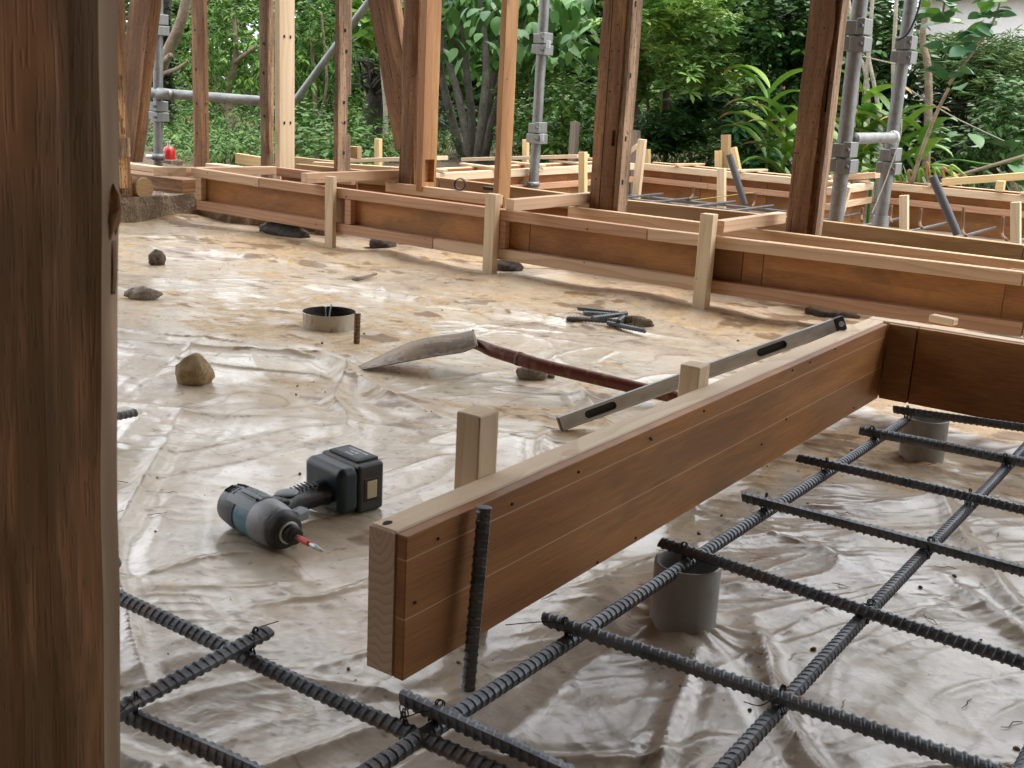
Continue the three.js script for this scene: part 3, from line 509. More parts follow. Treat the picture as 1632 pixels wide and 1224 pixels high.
  // cross ties laid on top, from the form to the posts
  const tie = (a, b, H, label) => { const ya = .227 + H / 2, p = onY(a[0], a[1], ya), q = onY(b[0], b[1], ya); q.x = p.x + (q.x - p.x) * .6; piece('cross_tie', p, q, H, .03, M.batten, label, 'batten', 'cross ties'); };
  tie([484, 284], [640, 279], .036, 'pink cross tie laid over the form to the thick crumbling post');
  tie([812, 327], [945, 315], .036, 'pink cross tie laid over the form to the cracked old post');
  tie([1146, 361], [1250, 347], .034, 'pink cross tie laid over the form to the dark rebated post');
  piece('form_batten', onY(500, 263, .205), onY(640, 272, .205), .03, .03, M.batten2, 'thin batten lying between the weathered notched post and the thick post', 'batten');
}
// stones and rubble under the long form
for (const [px, py, rx, ry, rz, mt, lab] of [[452, 371, .13, .035, .05, M.stoneD, 'flat black slab of stone under the end of the long form'], [610, 391, .055, .032, .04, M.stoneD, 'small dark stone under the form, between the first two stakes'], [812, 424, .055, .028, .04, M.stoneD, 'dark flat stone beneath the form beside the second stake'], [1325, 497, .075, .02, .04, M.stoneD, 'dark flat stone beneath the form, beyond the upper end of the spirit level']]) {
  const p = onY(px, py, .02); solo('foundation_stone', stone(rx, ry, rz, px, .22, 3, .35), mt, lab, 'stone', V(p.x, filmH(p.x, p.z) - .008, p.z));
}
// concrete kerb, log and sill at the left
{
  const g = new THREE.BoxGeometry(1.75, .17, .16, 90, 12, 10), p = g.attributes.position, uv = [];
  for (let i = 0; i < p.count; i++) { const x = p.getX(i), y = p.getY(i), z = p.getZ(i), k = .013 * n3(x * 9, y * 9, z * 9) + .008 * n3(x * 31, y * 31, z * 31); p.setXYZ(i, x + k * .2, y + k * (y > 0 ? .6 : 0), z + k); uv.push(x, y + z); }
  g.setAttribute('uv', new THREE.Float32BufferAttribute(uv, 2)); g.computeVertexNormals();
  const kl = 'rough low concrete kerb of the old house, ';
  solo('concrete_kerb', at(g, 0, .085, 0).rotateY(Math.PI / 2), M.conc, kl + 'at the edge of the film', 'kerb', V(-3.86, -.07, -2.45));
  const g2 = g.clone().rotateY(Math.PI / 2).scale(.45, .95, 1); solo('concrete_kerb', g2, M.conc, kl + 'under the end of the long form', 'kerb', V(-3.42, -.075, -3.2));
  const l0 = onX(229, 300, -3.79), lr = .043;
  const log = thing('log', 'short round log with a pale cut end lying on the concrete kerb', 'log', l0);
  part('bark', tube([l0, V(l0.x - .25, l0.y, l0.z)], [lr, lr * 1.03], 20, 4), M.rot, log); part('cut_end', new THREE.CylinderGeometry(lr * .96, lr, .01, 20).rotateZ(-Math.PI / 2).translate(l0.x + .003, l0.y, l0.z), M.ochre, log);
  const b0 = onX(185, 300, -3.80); piece('timber_block', V(b0.x - .05, b0.y - .05, b0.z), V(b0.x - .05, b0.y + .05, b0.z), .13, .13, M.rot, 'decayed square block under the foot of the post at the kerb', 'block', undefined, V(1, 0, 0));
  const s0 = onZ(206, 272, -3.12), s1 = onZ(300, 274, -3.12); piece('timber_sill', V(s0.x - .3, s0.y - .04, s0.z), V(s1.x + .02, s0.y - .04, s1.z), .075, .10, M.old, 'dark old sill lying behind the log on the kerb', 'sill');
  const q0 = onZ(196, 259, -3.62), q1 = onZ(311, 262, -3.62); piece('form_batten', V(q0.x - .2, q0.y - .012, q0.z), V(q1.x, q0.y - .012, q1.z), .028, .05, M.batten, 'batten lying behind the kerb, below the upright scaffold pole', 'batten');
  const r0 = onZ(335, 263, -3.62), r1 = onZ(388, 262, -3.62); piece('wood_offcut', V(r0.x, .16, r0.z), V(r1.x, .16, r1.z), .03, .06, M.batten, 'wood offcut lying between the slim dark post and the pale new stud', 'offcut');
  const u0 = onZ(377, 252, -3.9), u1 = onZ(420, 259, -3.9); piece('wood_board', u0, u1, .05, .02, M.yellow, 'yellow board end showing beside the grey post with torn splinters', 'board');
  const w0 = onZ(566, 241, -3.6); piece('wood_offcut', V(w0.x, w0.y - .03, w0.z), V(w0.x, w0.y + .02, w0.z), .05, .03, M.ochre, 'small block fixed behind the weathered notched post', 'offcut', undefined, V(1, 0, 0));
}
// far forms: a double form that runs back from the posts, turns along the far side, steps and goes on to the right
function farForm(label, pts, out, yTop, yBot, midMat) {
  const t = thing('formwork_panel', label, 'formwork', V((pts[0].x + pts[1].x) / 2, yBot, (pts[0].z + pts[1].z) / 2));
  const [a, b] = pts.map(p => V(p.x, yTop, p.z)), o = V(out.x, 0, out.z).normalize(), u = b.clone().sub(a).normalize(), W = .03;
  const put = (name, dy, H, W2, off, m, i0 = 0, i1 = 1) => { const L = a.distanceTo(b), p = a.clone().addScaledVector(u, L * i0 + .001), q = a.clone().addScaledVector(u, L * i1 - .001), s = V(0, dy - H / 2, 0).addScaledVector(o, off + W2 / 2); part(name, bar(p.add(s), q.add(s), H, W2), m, t); };
  for (const [i0, i1] of [[0, .46], [.46, 1]]) { put('top_batten', 0, .036, W, 0, i0 ? M.cream : M.pale, i0, i1); put('top_batten', .003, .036, W, .145, i0 ? M.pale : M.cream, i0, i1); }
  for (const [i0, i1] of [[0, .38], [.38, 1]]) put('middle_batten', -.075, .03, W, 0, midMat || M.red, i0, i1);
  for (const [i0, i1] of [[0, .33], [.33, .67], [.67, 1]]) { put('plywood', -.002, yTop - yBot, .012, W + .001, i0 ? M.ply : M.ply2, i0, i1); put('plywood', .001, yTop - yBot, .012, .132, M.ply, i0, i1); }
  const L = a.distanceTo(b), n = Math.max(1, Math.round(L / .42));
  for (let i = 0; i < n; i++) { const p = a.clone().addScaledVector(u, L * (i + .6) / n); part('top_stick', bar(p.clone().addScaledVector(o, -.012).add(V(0, .0095, 0)), p.clone().addScaledVector(o, .24).addScaledVector(u, .05).add(V(0, .0095, 0)), .012, .03), i % 2 ? M.pale : M.batten2, t); }
  return t;
}
farForm('far form running back from the row of posts, its white tops bright in the open', [V(-3.15, 0, -3.72), V(-3.15, 0, -5.68)], V(-1, 0, 0), .213, 0);
farForm('far form along the back edge of the steel mat, below the leafy rosette bushes', [V(-3.14, 0, -5.72), V(-1.98, 0, -5.66)], V(0, 0, -1), .214, 0);
farForm('short far form stepping back between the two scaffold ladder legs', [V(-1.83, 0, -5.20), V(-1.845, 0, -5.84)], V(-1, 0, 0), .216, 0, M.batten);
farForm('far form beyond the scaffold ladder, with dowels standing before it', [V(-1.825, 0, -5.86), V(.35, 0, -5.72)], V(0, 0, -1), .219, 0);
// far stakes, boards and offcuts
function upr(name, px, yt, yb, z, w, d, mat, label, cat = 'stake', pxTop = px) { const b = onZ(pxTop, yt, z), a0 = onZ(px, yb, z), a = a0.y > -.02 ? b.clone().addScaledVector(a0.clone().sub(b), (b.y + .03) / (b.y - a0.y)) : a0; return piece(name, a, b, w, d, mat, label, cat, 'stakes of the far forms', V(1, 0, 0)); }
upr('form_stake', 1014, 222, 312, -5.52, .042, .03, M.pale, 'tall pale stake leaning at the inner corner of the far forms', 'stake', 1024);
upr('form_stake', 929, 242, 306, -4.86, .036, .03, M.yellow, 'yellow stake before the far form that runs back, beside the cracked post');
upr('form_stake', 1150, 268, 326, -5.60, .042, .03, M.pale, 'pale stake before the far form, next to the tilted dark pipe');
upr('form_stake', 1336, 297, 352, -5.0, .03, .03, M.pale, 'pale stake leaning behind the front leg of the scaffold ladder', 'stake', 1352);
upr('form_stake', 1441, 311, 354, -5.2, .036, .03, M.pale, 'short pale stake inside the far form, just past the ladder legs');
upr('form_stake', 1619, 322, 384, -4.9, .036, .03, M.pale, 'pale stake inside the far form, beyond the second tilted pipe');
upr('form_stake', 1030, 238, 258, -5.95, .045, .03, M.yellow, 'yellow stub of wood behind the inner corner of the far forms');
upr('form_stake', 1146, 240, 272, -5.98, .042, .03, M.yellow, 'yellow upright stub beside the broken brown stake on the far form');
upr('form_stake', 1157, 215, 276, -6.0, .045, .04, M.ochre, 'broken brown stake with a jagged top behind the far form');
upr('form_stake', 1176, 235, 268, -5.95, .03, .03, M.yellow, 'yellow stub leaning beside the broken brown stake', 'stake', 1169);
upr('form_stake', 912, 194, 262, -6.1, .045, .045, M.greyStake, 'weathered grey stake behind the form that runs back', 'stake', 917);
upr('form_stake', 1013, 208, 262, -6.15, .045, .045, M.greyStake, 'weathered grey stake behind the inner corner of the far forms');
upr('form_stake', 838, 222, 262, -5.35, .03, .03, M.yellow, 'yellow stake behind the pole with the tag plates');
upr('form_stake', 603, 221, 268, -4.6, .032, .03, M.yellow, 'yellow stake beside the thick crumbling post');
piece('wood_board', onZ(1002, 245, -5.9), onZ(1018, 232, -5.9), .03, .03, M.pale, 'short pale prop leaning on the weathered grey corner stake', 'board');
piece('wood_board', onZ(1505, 290, -5.9), onZ(1680, 277, -5.9), .035, .09, M.yellow, 'long pale board lying at a slant across the end of the far form', 'board');
piece('wood_block', onZ(1588, 296, -5.82), onZ(1601, 297, -5.82), .05, .04, M.yellow, 'small yellow block under the slanting board', 'block');
piece('wood_board', onZ(550, 256, -4.3), onZ(700, 252, -4.3), .02, .14, M.cream, 'bright board lying flat behind the thick crumbling post', 'board');
piece('wood_board', onZ(745, 254, -5.2), onZ(930, 249, -5.2), .02, .12, M.pale, 'bright board lying flat behind the orange stud', 'board');
piece('wood_board', onZ(1330, 283, -5.75), onZ(1400, 279, -5.75), .03, .10, M.batten, 'board end lying flat behind the scaffold ladder legs', 'board');
piece('wood_board', onZ(470, 258, -4.1), onZ(535, 265, -4.1), .05, .03, M.ochre, 'brown board on edge between the pale stud and the weathered notched post', 'board');

// near form with its return
{
  const T = .187, B = .034, X0 = -.682, X1 = -.636, zn = -.762, zf = -2.212, t = thing('formwork_panel', 'near form faced with orange-brown plywood, its pale timber top running away from the cut end', 'formwork', V(-.66, B, -1.5));
  const L = zn - zf;
  const g1 = cbox(L + .03, T - B, .0335, .002); g1.rotateY(Math.PI / 2); part('backing_timber', at(g1, X0 + .01675, (T + B) / 2, (zn + zf) / 2 - .015), M.cream, t);
  const face = ply(57, [.835, .43]); face.map.offset.set(0, 0);
  const g2 = cbox(L - .002, T - B - .002, .012, .0008); g2.rotateY(Math.PI / 2); at(g2, X1 - .0055, (T + B) / 2 - .0005, (zn + zf) / 2 + .0012);
  { const p = g2.attributes.position, uv = g2.attributes.uv; for (let i = 0; i < p.count; i++) uv.setXY(i, -p.getZ(i), p.getY(i) - B); }
  part('plywood', g2, face, t);
  const g3 = cbox(L - .002, T - B - .003, .0012, .0003); g3.rotateY(Math.PI / 2); part('plywood', at(g3, X1 - .0121, (T + B) / 2, (zn + zf) / 2 + .001), M.plyEdge, t);
  const sc = new THREE.CylinderGeometry(.0016, .0016, .0016, 10).rotateZ(Math.PI / 2);
  const pxs = [[697, 858], [660, 960], [662, 1070], [802, 990], [815, 803], [921, 752], [1035, 698], [1012, 857], [951, 896], [1037, 700], [1121, 655], [1175, 827], [1213, 708], [1252, 668], [1262, 590], [1290, 577], [1330, 556], [1360, 650], [1384, 530]];
  for (const [x, y] of pxs) { const p = onX(x, y, X1); if (p.y > B + .004 && p.y < T - .004) part('screw', sc.clone().translate(X1 + .0013, p.y, p.z), M.screw, t); }
  part('knot_hole', stone(.0045, .0006, .007, 5, .2, 2, .4).translate(X0 + .012, T - .0003, zn - .012), M.hole, t);
  const eg = colTex(256, 512, (u, v) => { const dx = (u - .5) * .034, dy = (v - .62) * .153 + .0, dd = Math.hypot(dx * 1.0 + .004, dy * .55 - .035 + .004 * n2(u * 3, v * 3)), r = dd / .0058, f = r - Math.floor(r), k = clamp(.15 + .6 * Math.pow(f, 2.5) + .12 * n2(u * 60, v * 200)); return [lerp(.60, .40, k), lerp(.44, .25, k), lerp(.31, .155, k)]; }); eg.repeat.set(1, 1);
  const ep = new THREE.BoxGeometry(.0325, T - B - .004, .0014); part('end_grain', ep.translate(X0 + .01675, (T + B) / 2, zn + .0006), new THREE.MeshStandardMaterial({ map: eg, roughness: .8 }), t);
  // the return at the far end
  const t2 = thing('formwork_panel', 'return form at right angles to the near form, its dark plywood facing the steel mat', 'formwork', V(-.3, B, -2.23));
  const xe = .35;
  part('backing_timber', at(cbox(xe - X1 + .046, T - B, .033, .002), (xe + X1) / 2 - .023, (T + B) / 2 + .0005, zf - .0125 - .0175), M.cream, t2);
  part('plywood', at(cbox(.055, T - B - .002, .012, .0008), X1 + .029, (T + B) / 2 - .0005, zf - .0062), M.ply2, t2); part('plywood', at(cbox(xe - X1 - .06, T - B - .002, .012, .0008), (xe + X1 + .058) / 2, (T + B) / 2 - .0005, zf - .0075), M.ply, t2);
  const bk = onY(1500, 517, T); solo('wood_block', cbox(.052, .014, .022, .002).rotateY(-.25), M.pale, 'small pale wood block lying on top of the return form', 'block', V(bk.x, T + .0075, bk.z - .012));
  const st = (px, py, yt, w, label) => { const p = onY(px, py, T), z = p.z, tp = onX(px, yt, X0 - .017); piece('form_stake', V(X0 - .0165, -.1, z), V(X0 - .0165, tp.y, z), .032, w, M.pale, label, 'stake', 'stakes of the near form', V(1, 0, 0)); };
  st(775, 756, 650, .036, 'pale square stake rising behind the near form close to the impact driver');
  st(1108, 612, 580, .036, 'pale square stake rising behind the near form in front of the spirit level');
}

// ---------------------------------------------------------------- scaffolding
function clamps(t, c, dir, r, n = 2) {                 // a two-piece coupler: sleeve, flange plates, bolt
  const up = dir.clone().normalize();
  const q = new THREE.Quaternion().setFromUnitVectors(V(0, 1, 0), up);
  const put = (name, g, m, par = t) => { g.applyQuaternion(q); g.translate(c.x, c.y, c.z); return part(name, g, m, par); };
  const c1 = put('coupler', merge([new RoundedBoxGeometry(r * 2.5, .045, r * 2.5, 2, .004), new RoundedBoxGeometry(r * 1.1, .05, r * 3.1, 2, .003).translate(r * .9, .004, 0)]), M.galv);
  const c2 = put('coupler', merge([new RoundedBoxGeometry(r * 3.0, .042, r * 2.6, 2, .004).translate(-.002, -.048, 0), new RoundedBoxGeometry(r * 2.0, .046, r * 3.2, 2, .003).translate(r * .7, -.05, 0)]), M.galv);
  put('bolt', new THREE.CylinderGeometry(.007, .007, .03, 6).rotateX(Math.PI / 2).translate(r * 1.15, .004, r * 1.5), M.steel, c1); put('bolt', new THREE.CylinderGeometry(.007, .007, .03, 6).rotateX(Math.PI / 2).translate(r * 1.3, -.05, r * 1.55), M.steel, c2);
}
function pole(label, a, b, r, mat, couplersAt, group, extra) {
  const t = thing('scaffold_pole', label, 'scaffold pole', a, group);
  part('tube', tube([a, a.clone().lerp(b, .33), a.clone().lerp(b, .67), b], [r, r], 20, 4), mat, t);
  for (const y of couplersAt) { const f = (y - a.y) / (b.y - a.y); clamps(t, a.clone().lerp(b, f), b.clone().sub(a), r); }
  if (extra) extra(t); return t;
}
{
  const R = .0243;
  const rise = (x0, y0, x1, y1, z, H = 3) => { const a = onZ(x0, y0, z), b = onZ(x1, y1, z); const d = b.clone().sub(a); return [a, a.clone().addScaledVector(d, (H - a.y) / d.y)]; };
  // tagged pole
  const [a, b] = rise(848, 330, 868, 0, -4.62); const yc = onZ(860, 62, -4.62).y, yd = onZ(853, 204, -4.62).y;
  pole('galvanised scaffold pole with two couplers and small tag plates, beside the orange stud', a, b, R, M.galv, [yc, yd], 'upright scaffold poles', t => {
    for (const [x, y] of [[874, 71], [864, 219]]) { const p = onZ(x, y, -4.59); part('tag_plate', new RoundedBoxGeometry(.018, .034, .012, 2, .002).translate(p.x, p.y, p.z), M.galvBright, t); }
    const j = onZ(849, 293, -4.62); part('jack_collar', tube([V(j.x, j.y - .012, j.z), V(j.x, j.y + .012, j.z)], [.034, .034], 18, 2), M.galv, t); part('jack_handle', tube([V(j.x - .075, j.y, j.z + .02), V(j.x + .02, j.y, j.z + .02)], [.012, .012], 10, 2), M.galvBright, t);
  });
  // ladder frame of two legs and a rung
  const [p0, p1] = rise(1333, 356, 1372, 0, -3.72), [q0, q1] = rise(1402, 362, 1452, 0, -4.48); p0.y = Math.min(p0.y, .03); 
  const yy = (x, y, z) => onZ(x, y, z).y;
  pole('front leg of a galvanised scaffold ladder frame, close behind the dark rebated post', p0, p1, R, M.galv, [yy(1368, 45, -3.72), yy(1346, 240, -3.72)], 'upright scaffold poles');
  pole('rear leg of the scaffold ladder frame, wrapped by a black cable near its top', q0, q1, R, M.galv, [yy(1447, 70, -4.48), yy(1414, 247, -4.48)], 'upright scaffold poles', t => {
    part('base_plate', new THREE.CylinderGeometry(.03, .034, .05, 20).translate(q0.x, q0.y + .02, q0.z), M.galv, t);
  });
  const ra = onZ(1361, 221, -3.75), rb = onZ(1424, 219, -4.42); const t = thing('scaffold_rung', 'short rung bridging the two scaffold ladder legs', 'scaffold rung', ra.clone());
  part('tube', tube([ra, rb], [.019, .019], 16, 3), M.galv, t); part('weld_collar', tube([rb.clone().lerp(ra, .04), rb], [.024, .026], 16, 2), M.galvBright, t);
  solo('cable', (() => { const o = onZ(1462, 20, -4.42); return tube([V(0, .5, 0), V(.004, .12, 0), V(0, .0, 0), V(-.03, -.08, .0), V(-.06, -.1, .01)], [.004, .004], 8, 6); })(), M.black, 'black cable hanging in a bend beside the rear scaffold leg', 'cable', onZ(1462, 20, -4.42));
  const wa = onZ(1437, 190, -4.42), wb = onZ(1436, 212, -4.42), wc = onZ(1418, 270, -4.43), wd = onZ(1390, 340, -4.43);
  solo('white_string', tube([wa, wb, wc, wd].map(p => p.clone().sub(wd)), [.0022, .0022], 6, 8), new THREE.MeshStandardMaterial({ color: 0xd8d4cc, roughness: .8 }), 'white string trailing down the rear scaffold leg', 'string', wd);
  // left: upright, horizontal and diagonal tubes
  const [l0, l1] = rise(252, 262, 252, 0, -3.86); l0.y = .1;
  pole('galvanised upright pole with couplers beside the red canister', l0, l1, R, M.galv, [yy(256, 32, -3.86), yy(251, 170, -3.86)], 'upright scaffold poles', t => { const j = onZ(252, 250, -3.84); part('jack_collar', tube([V(j.x, j.y - .015, j.z), V(j.x, j.y + .015, j.z)], [.032, .034], 18, 2), M.galv, t); part('jack_handle', tube([V(j.x - .05, j.y, j.z + .03), V(j.x, j.y, j.z + .03)], [.011, .011], 10, 2), M.galvBright, t); });
  const h0 = onZ(224, 146, -3.82), h1 = onZ(430, 162, -4.05); const ht = thing('scaffold_tube', 'horizontal scaffold tube clamped to the upright pole by the kerb', 'scaffold tube', h0.clone());
  part('tube', tube([h0, h1], [R, R], 18, 3), M.galv, ht); const hc = onZ(263, 150, -3.84); part('coupler', tube([hc.clone().lerp(h0, .25), hc.clone().lerp(h1, .06)], [R * 1.25, R * 1.1], 18, 2), M.galv, ht);
  const d0 = onZ(462, 172, -4.9), d1 = onZ(590, 0, -4.9); solo('scaffold_tube', tube([V(0, 0, 0), extend(d0, d1, .9).sub(d0)], [.021, .021], 16, 4), M.galv, 'grey diagonal brace tube rising behind the weathered notched post', 'scaffold tube', d0);
  // folded mesh plank leaning at the left
  const m0 = onZ(215, 262, -3.95), mt = thing('mesh_step', 'galvanised mesh scaffold step standing on end beside the pole by the kerb', 'scaffold step', m0.clone());
  const e0 = onZ(224, 262, -3.95), e1 = onZ(238, 178, -3.95); part('frame', tube([e0, e1], [.010, .010], 8, 2), M.galv, mt);
  const f0 = onZ(196, 262, -3.95), f1 = onZ(214, 178, -3.95); part('frame', tube([f0, f1], [.010, .010], 8, 2), M.galv, mt);
  const strands = []; for (let i = -3; i < 9; i++) for (const s of [0, 1]) { const u = i / 8, v = (i + 3) / 8, A = (f, g) => f0.clone().lerp(f1, clamp(f)).lerp(e0.clone().lerp(e1, clamp(f)), g); const c0 = clamp(u), c1 = clamp(v); if (c1 <= c0) continue; strands.push(tube(s ? [A(c0, (c0 - u) / (v - u)), A(c1, (c1 - u) / (v - u))] : [A(c0, 1 - (c0 - u) / (v - u)), A(c1, 1 - (c1 - u) / (v - u))], [.003, .003], 5, 1, false)); }
  part('mesh', merge(strands), M.galv, mt);
  // red canister
  const cn = onZ(270, 262, -4.2), ct = thing('gas_canister', 'small red canister with a pale valve, at the foot of the pole by the kerb', 'canister', V(cn.x, onZ(270, 254, -4.2).y, cn.z));
  const top = onZ(270, 228, -4.2).y, lo = onZ(270, 254, -4.2).y, r = .033, by = lo - .004, lg = new THREE.LatheGeometry([[0, by], [r * .8, by], [r * .95, by + .01], [r, lo], [r, lerp(lo, top, .5)], [r * .8, lerp(lo, top, .72)], [r * .35, lerp(lo, top, .82)], [0, lerp(lo, top, .83)]].map(([a, b]) => new THREE.Vector2(a, b)), 24).translate(cn.x, 0, cn.z);
  solo('old_brick', cbox(.11, Math.max(.03, lo - groundH(cn.x, cn.z)), .09, .004), M.stoneB, 'dull brown block under the red canister', 'block', V(cn.x + .01, (lo + groundH(cn.x, cn.z)) / 2 - .004, cn.z)); part('tank', lg, new THREE.MeshPhysicalMaterial({ color: 0xb01818, roughness: .35, clearcoat: .4 }), ct); part('valve', new THREE.CylinderGeometry(.008, .010, .03, 12).translate(cn.x, top - .008, cn.z), M.galvBright, ct); part('valve_knob', new THREE.CylinderGeometry(.014, .014, .008, 14).translate(cn.x, top + .006, cn.z), M.galvBright, ct);
}

// ---------------------------------------------------------------- reinforcing steel
function rebarGeo(L, r, pitch = .0095, n = 12, rib = true) {   // along x from 0 to L, ribs slightly slanted, two long ribs
  if (!rib) return tube([V(0, 0, 0), V(L, 0, 0)], [r, r], 7, 1, false);
  const P = [], UV = [], I = [], cnt = Math.round(L / pitch), prof = [[0, 0], [.52, 0], [.64, .00135], [.86, .00135]]; let rows = 0;
  for (let k = 0; k <= cnt; k++) for (const [f, h] of prof) {
    if (k === cnt && f > 0) break; const x = (k + f) * pitch;
    for (let j = 0; j <= n; j++) { const a = j / n * Math.PI * 2, sl = Math.abs(Math.sin(a)), e = Math.pow(Math.abs(Math.cos(a)), 10) * .0013; const R = r + h * (.35 + .65 * sl) + e; P.push(Math.min(L, x + .0022 * Math.sin(a)), Math.sin(a) * R, Math.cos(a) * R); UV.push(x, a * r); }
    rows++;
  }
  for (let i = 0; i < rows - 1; i++) for (let j = 0; j < n; j++) { const a = i * (n + 1) + j, b = a + n + 1; I.push(a, b, a + 1, a + 1, b, b + 1); }
  for (const e of [0, rows - 1]) { const c = P.length / 3; P.push(e ? L : 0, 0, 0); UV.push(0, 0); for (let j = 0; j < n; j++) { const a = e * (n + 1) + j; e ? I.push(c, a + 1, a) : I.push(c, a, a + 1); } }
  const g = new THREE.BufferGeometry(); g.setAttribute('position', new THREE.Float32BufferAttribute(P, 3)); g.setAttribute('uv', new THREE.Float32BufferAttribute(UV, 2)); g.setIndex(I); g.computeVertexNormals(); return toCreasedNormals(g, .55);
}
function rebar(a, b, r, label, group, mat = M.steel, rib = true, name = 'rebar') {
  const L = a.distanceTo(b), g = rebarGeo(L, r, .0092, 12, rib), x = b.clone().sub(a).normalize(), up = Math.abs(x.y) > .9 ? V(0, 0, 1) : V(0, 1, 0), z = V(0, 0, 0).crossVectors(x, up).normalize(), y = V(0, 0, 0).crossVectors(z, x);
  g.applyMatrix4(new THREE.Matrix4().makeRotationX(rnd() * 3)); if (rib && L > .4) { const p = g.attributes.position, b1 = rr(-.004, .004), b2 = rr(-.003, .003), ph = rr(0, 6); for (let i = 0; i < p.count; i++) { const f = p.getX(i) / L; p.setZ(i, p.getZ(i) + b1 * Math.sin(f * Math.PI) + .0012 * Math.sin(f * 9 + ph)); p.setY(i, p.getY(i) + b2 * .4 * Math.sin(f * Math.PI)); } } g.applyMatrix4(new THREE.Matrix4().makeBasis(x, y, z)); return solo(name, g, mat, label, 'rebar', a, group);
}
const RB = .0064, YL = .073, YU = YL + RB * 2 + .0022;
const TIES = [];
{
  // the two long bars of the near mat
  const far = -2.12, l1 = p => onY(p[0], p[1], YL);
  const A1 = l1([560, 1243]), A2 = l1([1440, 672]), B1 = l1([1130, 1250]), B2 = l1([1632, 716]);
  rebar(extend(A2, A1, .12), A2, RB, 'long ribbed bar next to the near form, crossing the mouth of the taller pipe', 'long bars of the near mat');
  rebar(extend(B2, B1, .1), extend(B1, B2, .38), RB, 'long ribbed bar of the near mat, farther from the near form', 'long bars of the near mat');
  const C1 = V(-.115, YL, -.5), C2 = V(-.10, YL, -2.1); rebar(C1, C2, RB, 'long ribbed bar at the outer side of the near mat', 'long bars of the near mat');
  const LX = z => A1.x + (A2.x - A1.x) * (z - A1.z) / (A2.z - A1.z), LB = z => B1.x + (B2.x - B1.x) * (z - B1.z) / (B2.z - B1.z);
  const cross = [[[640, 1112], [915, 1236]], [[868, 986], [1590, 1232]], [[1052, 864], [1632, 1052]], [[1184, 791], [1632, 911]], [[1271, 729], [1632, 813]], [[1370, 685], [1632, 739]], [[1424, 652], [1632, 683]]];
  cross.forEach(([p, q], i) => { const a = onY(p[0], p[1], YU), b0 = onY(q[0], q[1], YU), b = a.clone().lerp(b0, (.12 - a.x) / (b0.x - a.x)); rebar(a, b, RB, 'ribbed cross bar of the near mat tied over the long bars', 'cross bars of the near mat'); const f = x => a.z + (b.z - a.z) * (x - a.x) / (b.x - a.x); for (const g of [LX, LB]) { const z = f(g(a.z)); TIES.push([g(z), z]); } });
  // bars by the large post
  const y1 = YL - .001, k0 = onY(110, 915, y1), k1 = onY(800, 1233, y1); rebar(k0, extend(k0, k1, .06), RB, 'long ribbed bar running from the large chamfered post past the cut end of the form', 'bars by the large post');
  const m0 = onY(120, 1098, y1), m1 = onY(400, 1232, y1); rebar(m0, extend(m0, m1, .25), RB, 'ribbed bar in the corner beside the large chamfered post', 'bars by the large post');
  const y2 = y1 + RB * 2 + .0022, s0 = onY(428, 1006, y2), s1 = onY(150, 1152, y2); rebar(s0, extend(s0, s1, .12), RB, 'short ribbed bar lying across the two bars by the large chamfered post', 'bars by the large post');
  { const t = onY(400, 1022, y2), u = onY(214, 1118, y2), w = onY(640, 1160, y1); TIES.push([t.x, t.z], [u.x, u.z], [w.x, w.z, 1]); }
  const w0 = onY(60, 690, .03), w1 = onY(217, 657, .03); rebar(w0, w1, RB, 'bar end poking out from behind the large chamfered post, beside the yellow stone', 'loose bars'); const v0 = onY(120, 885, .06), v1 = onY(190, 897, .06); rebar(v0, v1, RB, 'dark bar tip just showing past the edge of the large chamfered post', 'loose bars');
  // upright bars
  const f = V(-.617, filmH(-.617, -.842) - .04, -.842), tp = onX(772, 808, -.6215); rebar(f, V(tp.x, tp.y, tp.z), .0066, 'dark ribbed upright bar leaning on the plywood at the cut end of the near form', 'upright bars');
  const g0 = onY(568, 547, 0), gt = onZ(570, 499, g0.z); rebar(V(g0.x, -.02, g0.z), gt, .0058, 'short dark bar standing upright beside the round tin', 'upright bars', M.rust);
}
// tie wires
{
  const one = s => { const R = mulberry(s), c = [], r = RB * 1.5; for (let i = 0; i <= 14; i++) { const a = i / 14 * Math.PI * 2 - 1.2; c.push(V(Math.cos(a) * r * .75 + .004 * (R() - .5), Math.sin(a) * (RB * 2.2) + .004, Math.cos(a) * r * .75 * .9 + (i / 14 - .5) * .006)); }
    const a0 = R() * 6.28, hx = Math.cos(a0), hz = Math.sin(a0); c.push(V(hx * .005, .015, hz * .005)); for (let i = 0; i < 9; i++) { const a = i / 8 * 5.4; c.push(V(hx * (.006 + .0036 * Math.sin(a)), .018 + .0042 * (1 - Math.cos(a)) * .9, hz * (.006 + .0036 * Math.sin(a)))); } return c; };
  const tail = s => { const R = mulberry(s + 500), a = R() * 6.28; return [V(0, .012, 0), V(Math.cos(a) * .012, .018, Math.sin(a) * .012), V(Math.cos(a + .3) * .03, .010 + .006 * R(), Math.sin(a + .3) * .03), V(Math.cos(a + .9 * R()) * (.035 + .03 * R()), .004 + .02 * R(), Math.sin(a + .9 * R()) * (.035 + .03 * R()))].slice(0, R() > .5 ? 4 : 3); };
  TIES.forEach(([x, z, low], i) => { const g = merge([tube(one(i + 3), [.0008, .0008], 5, 3), tube(one(i + 3).map(p => V(p.x * 1.1 + .0012, p.y * .97, p.z * .9 - .0015)), [.0008, .0008], 5, 3), tube(tail(i), [.0007, .0006], 5, 4)]).scale(.86, .86, .86); solo('tie_wire', g, M.wire, 'twisted black tie wire binding two crossing bars, its loop standing up', 'wire', V(x, (low ? YL : YL + RB) - .002, z), 'tie wires on the bar crossings'); });
}
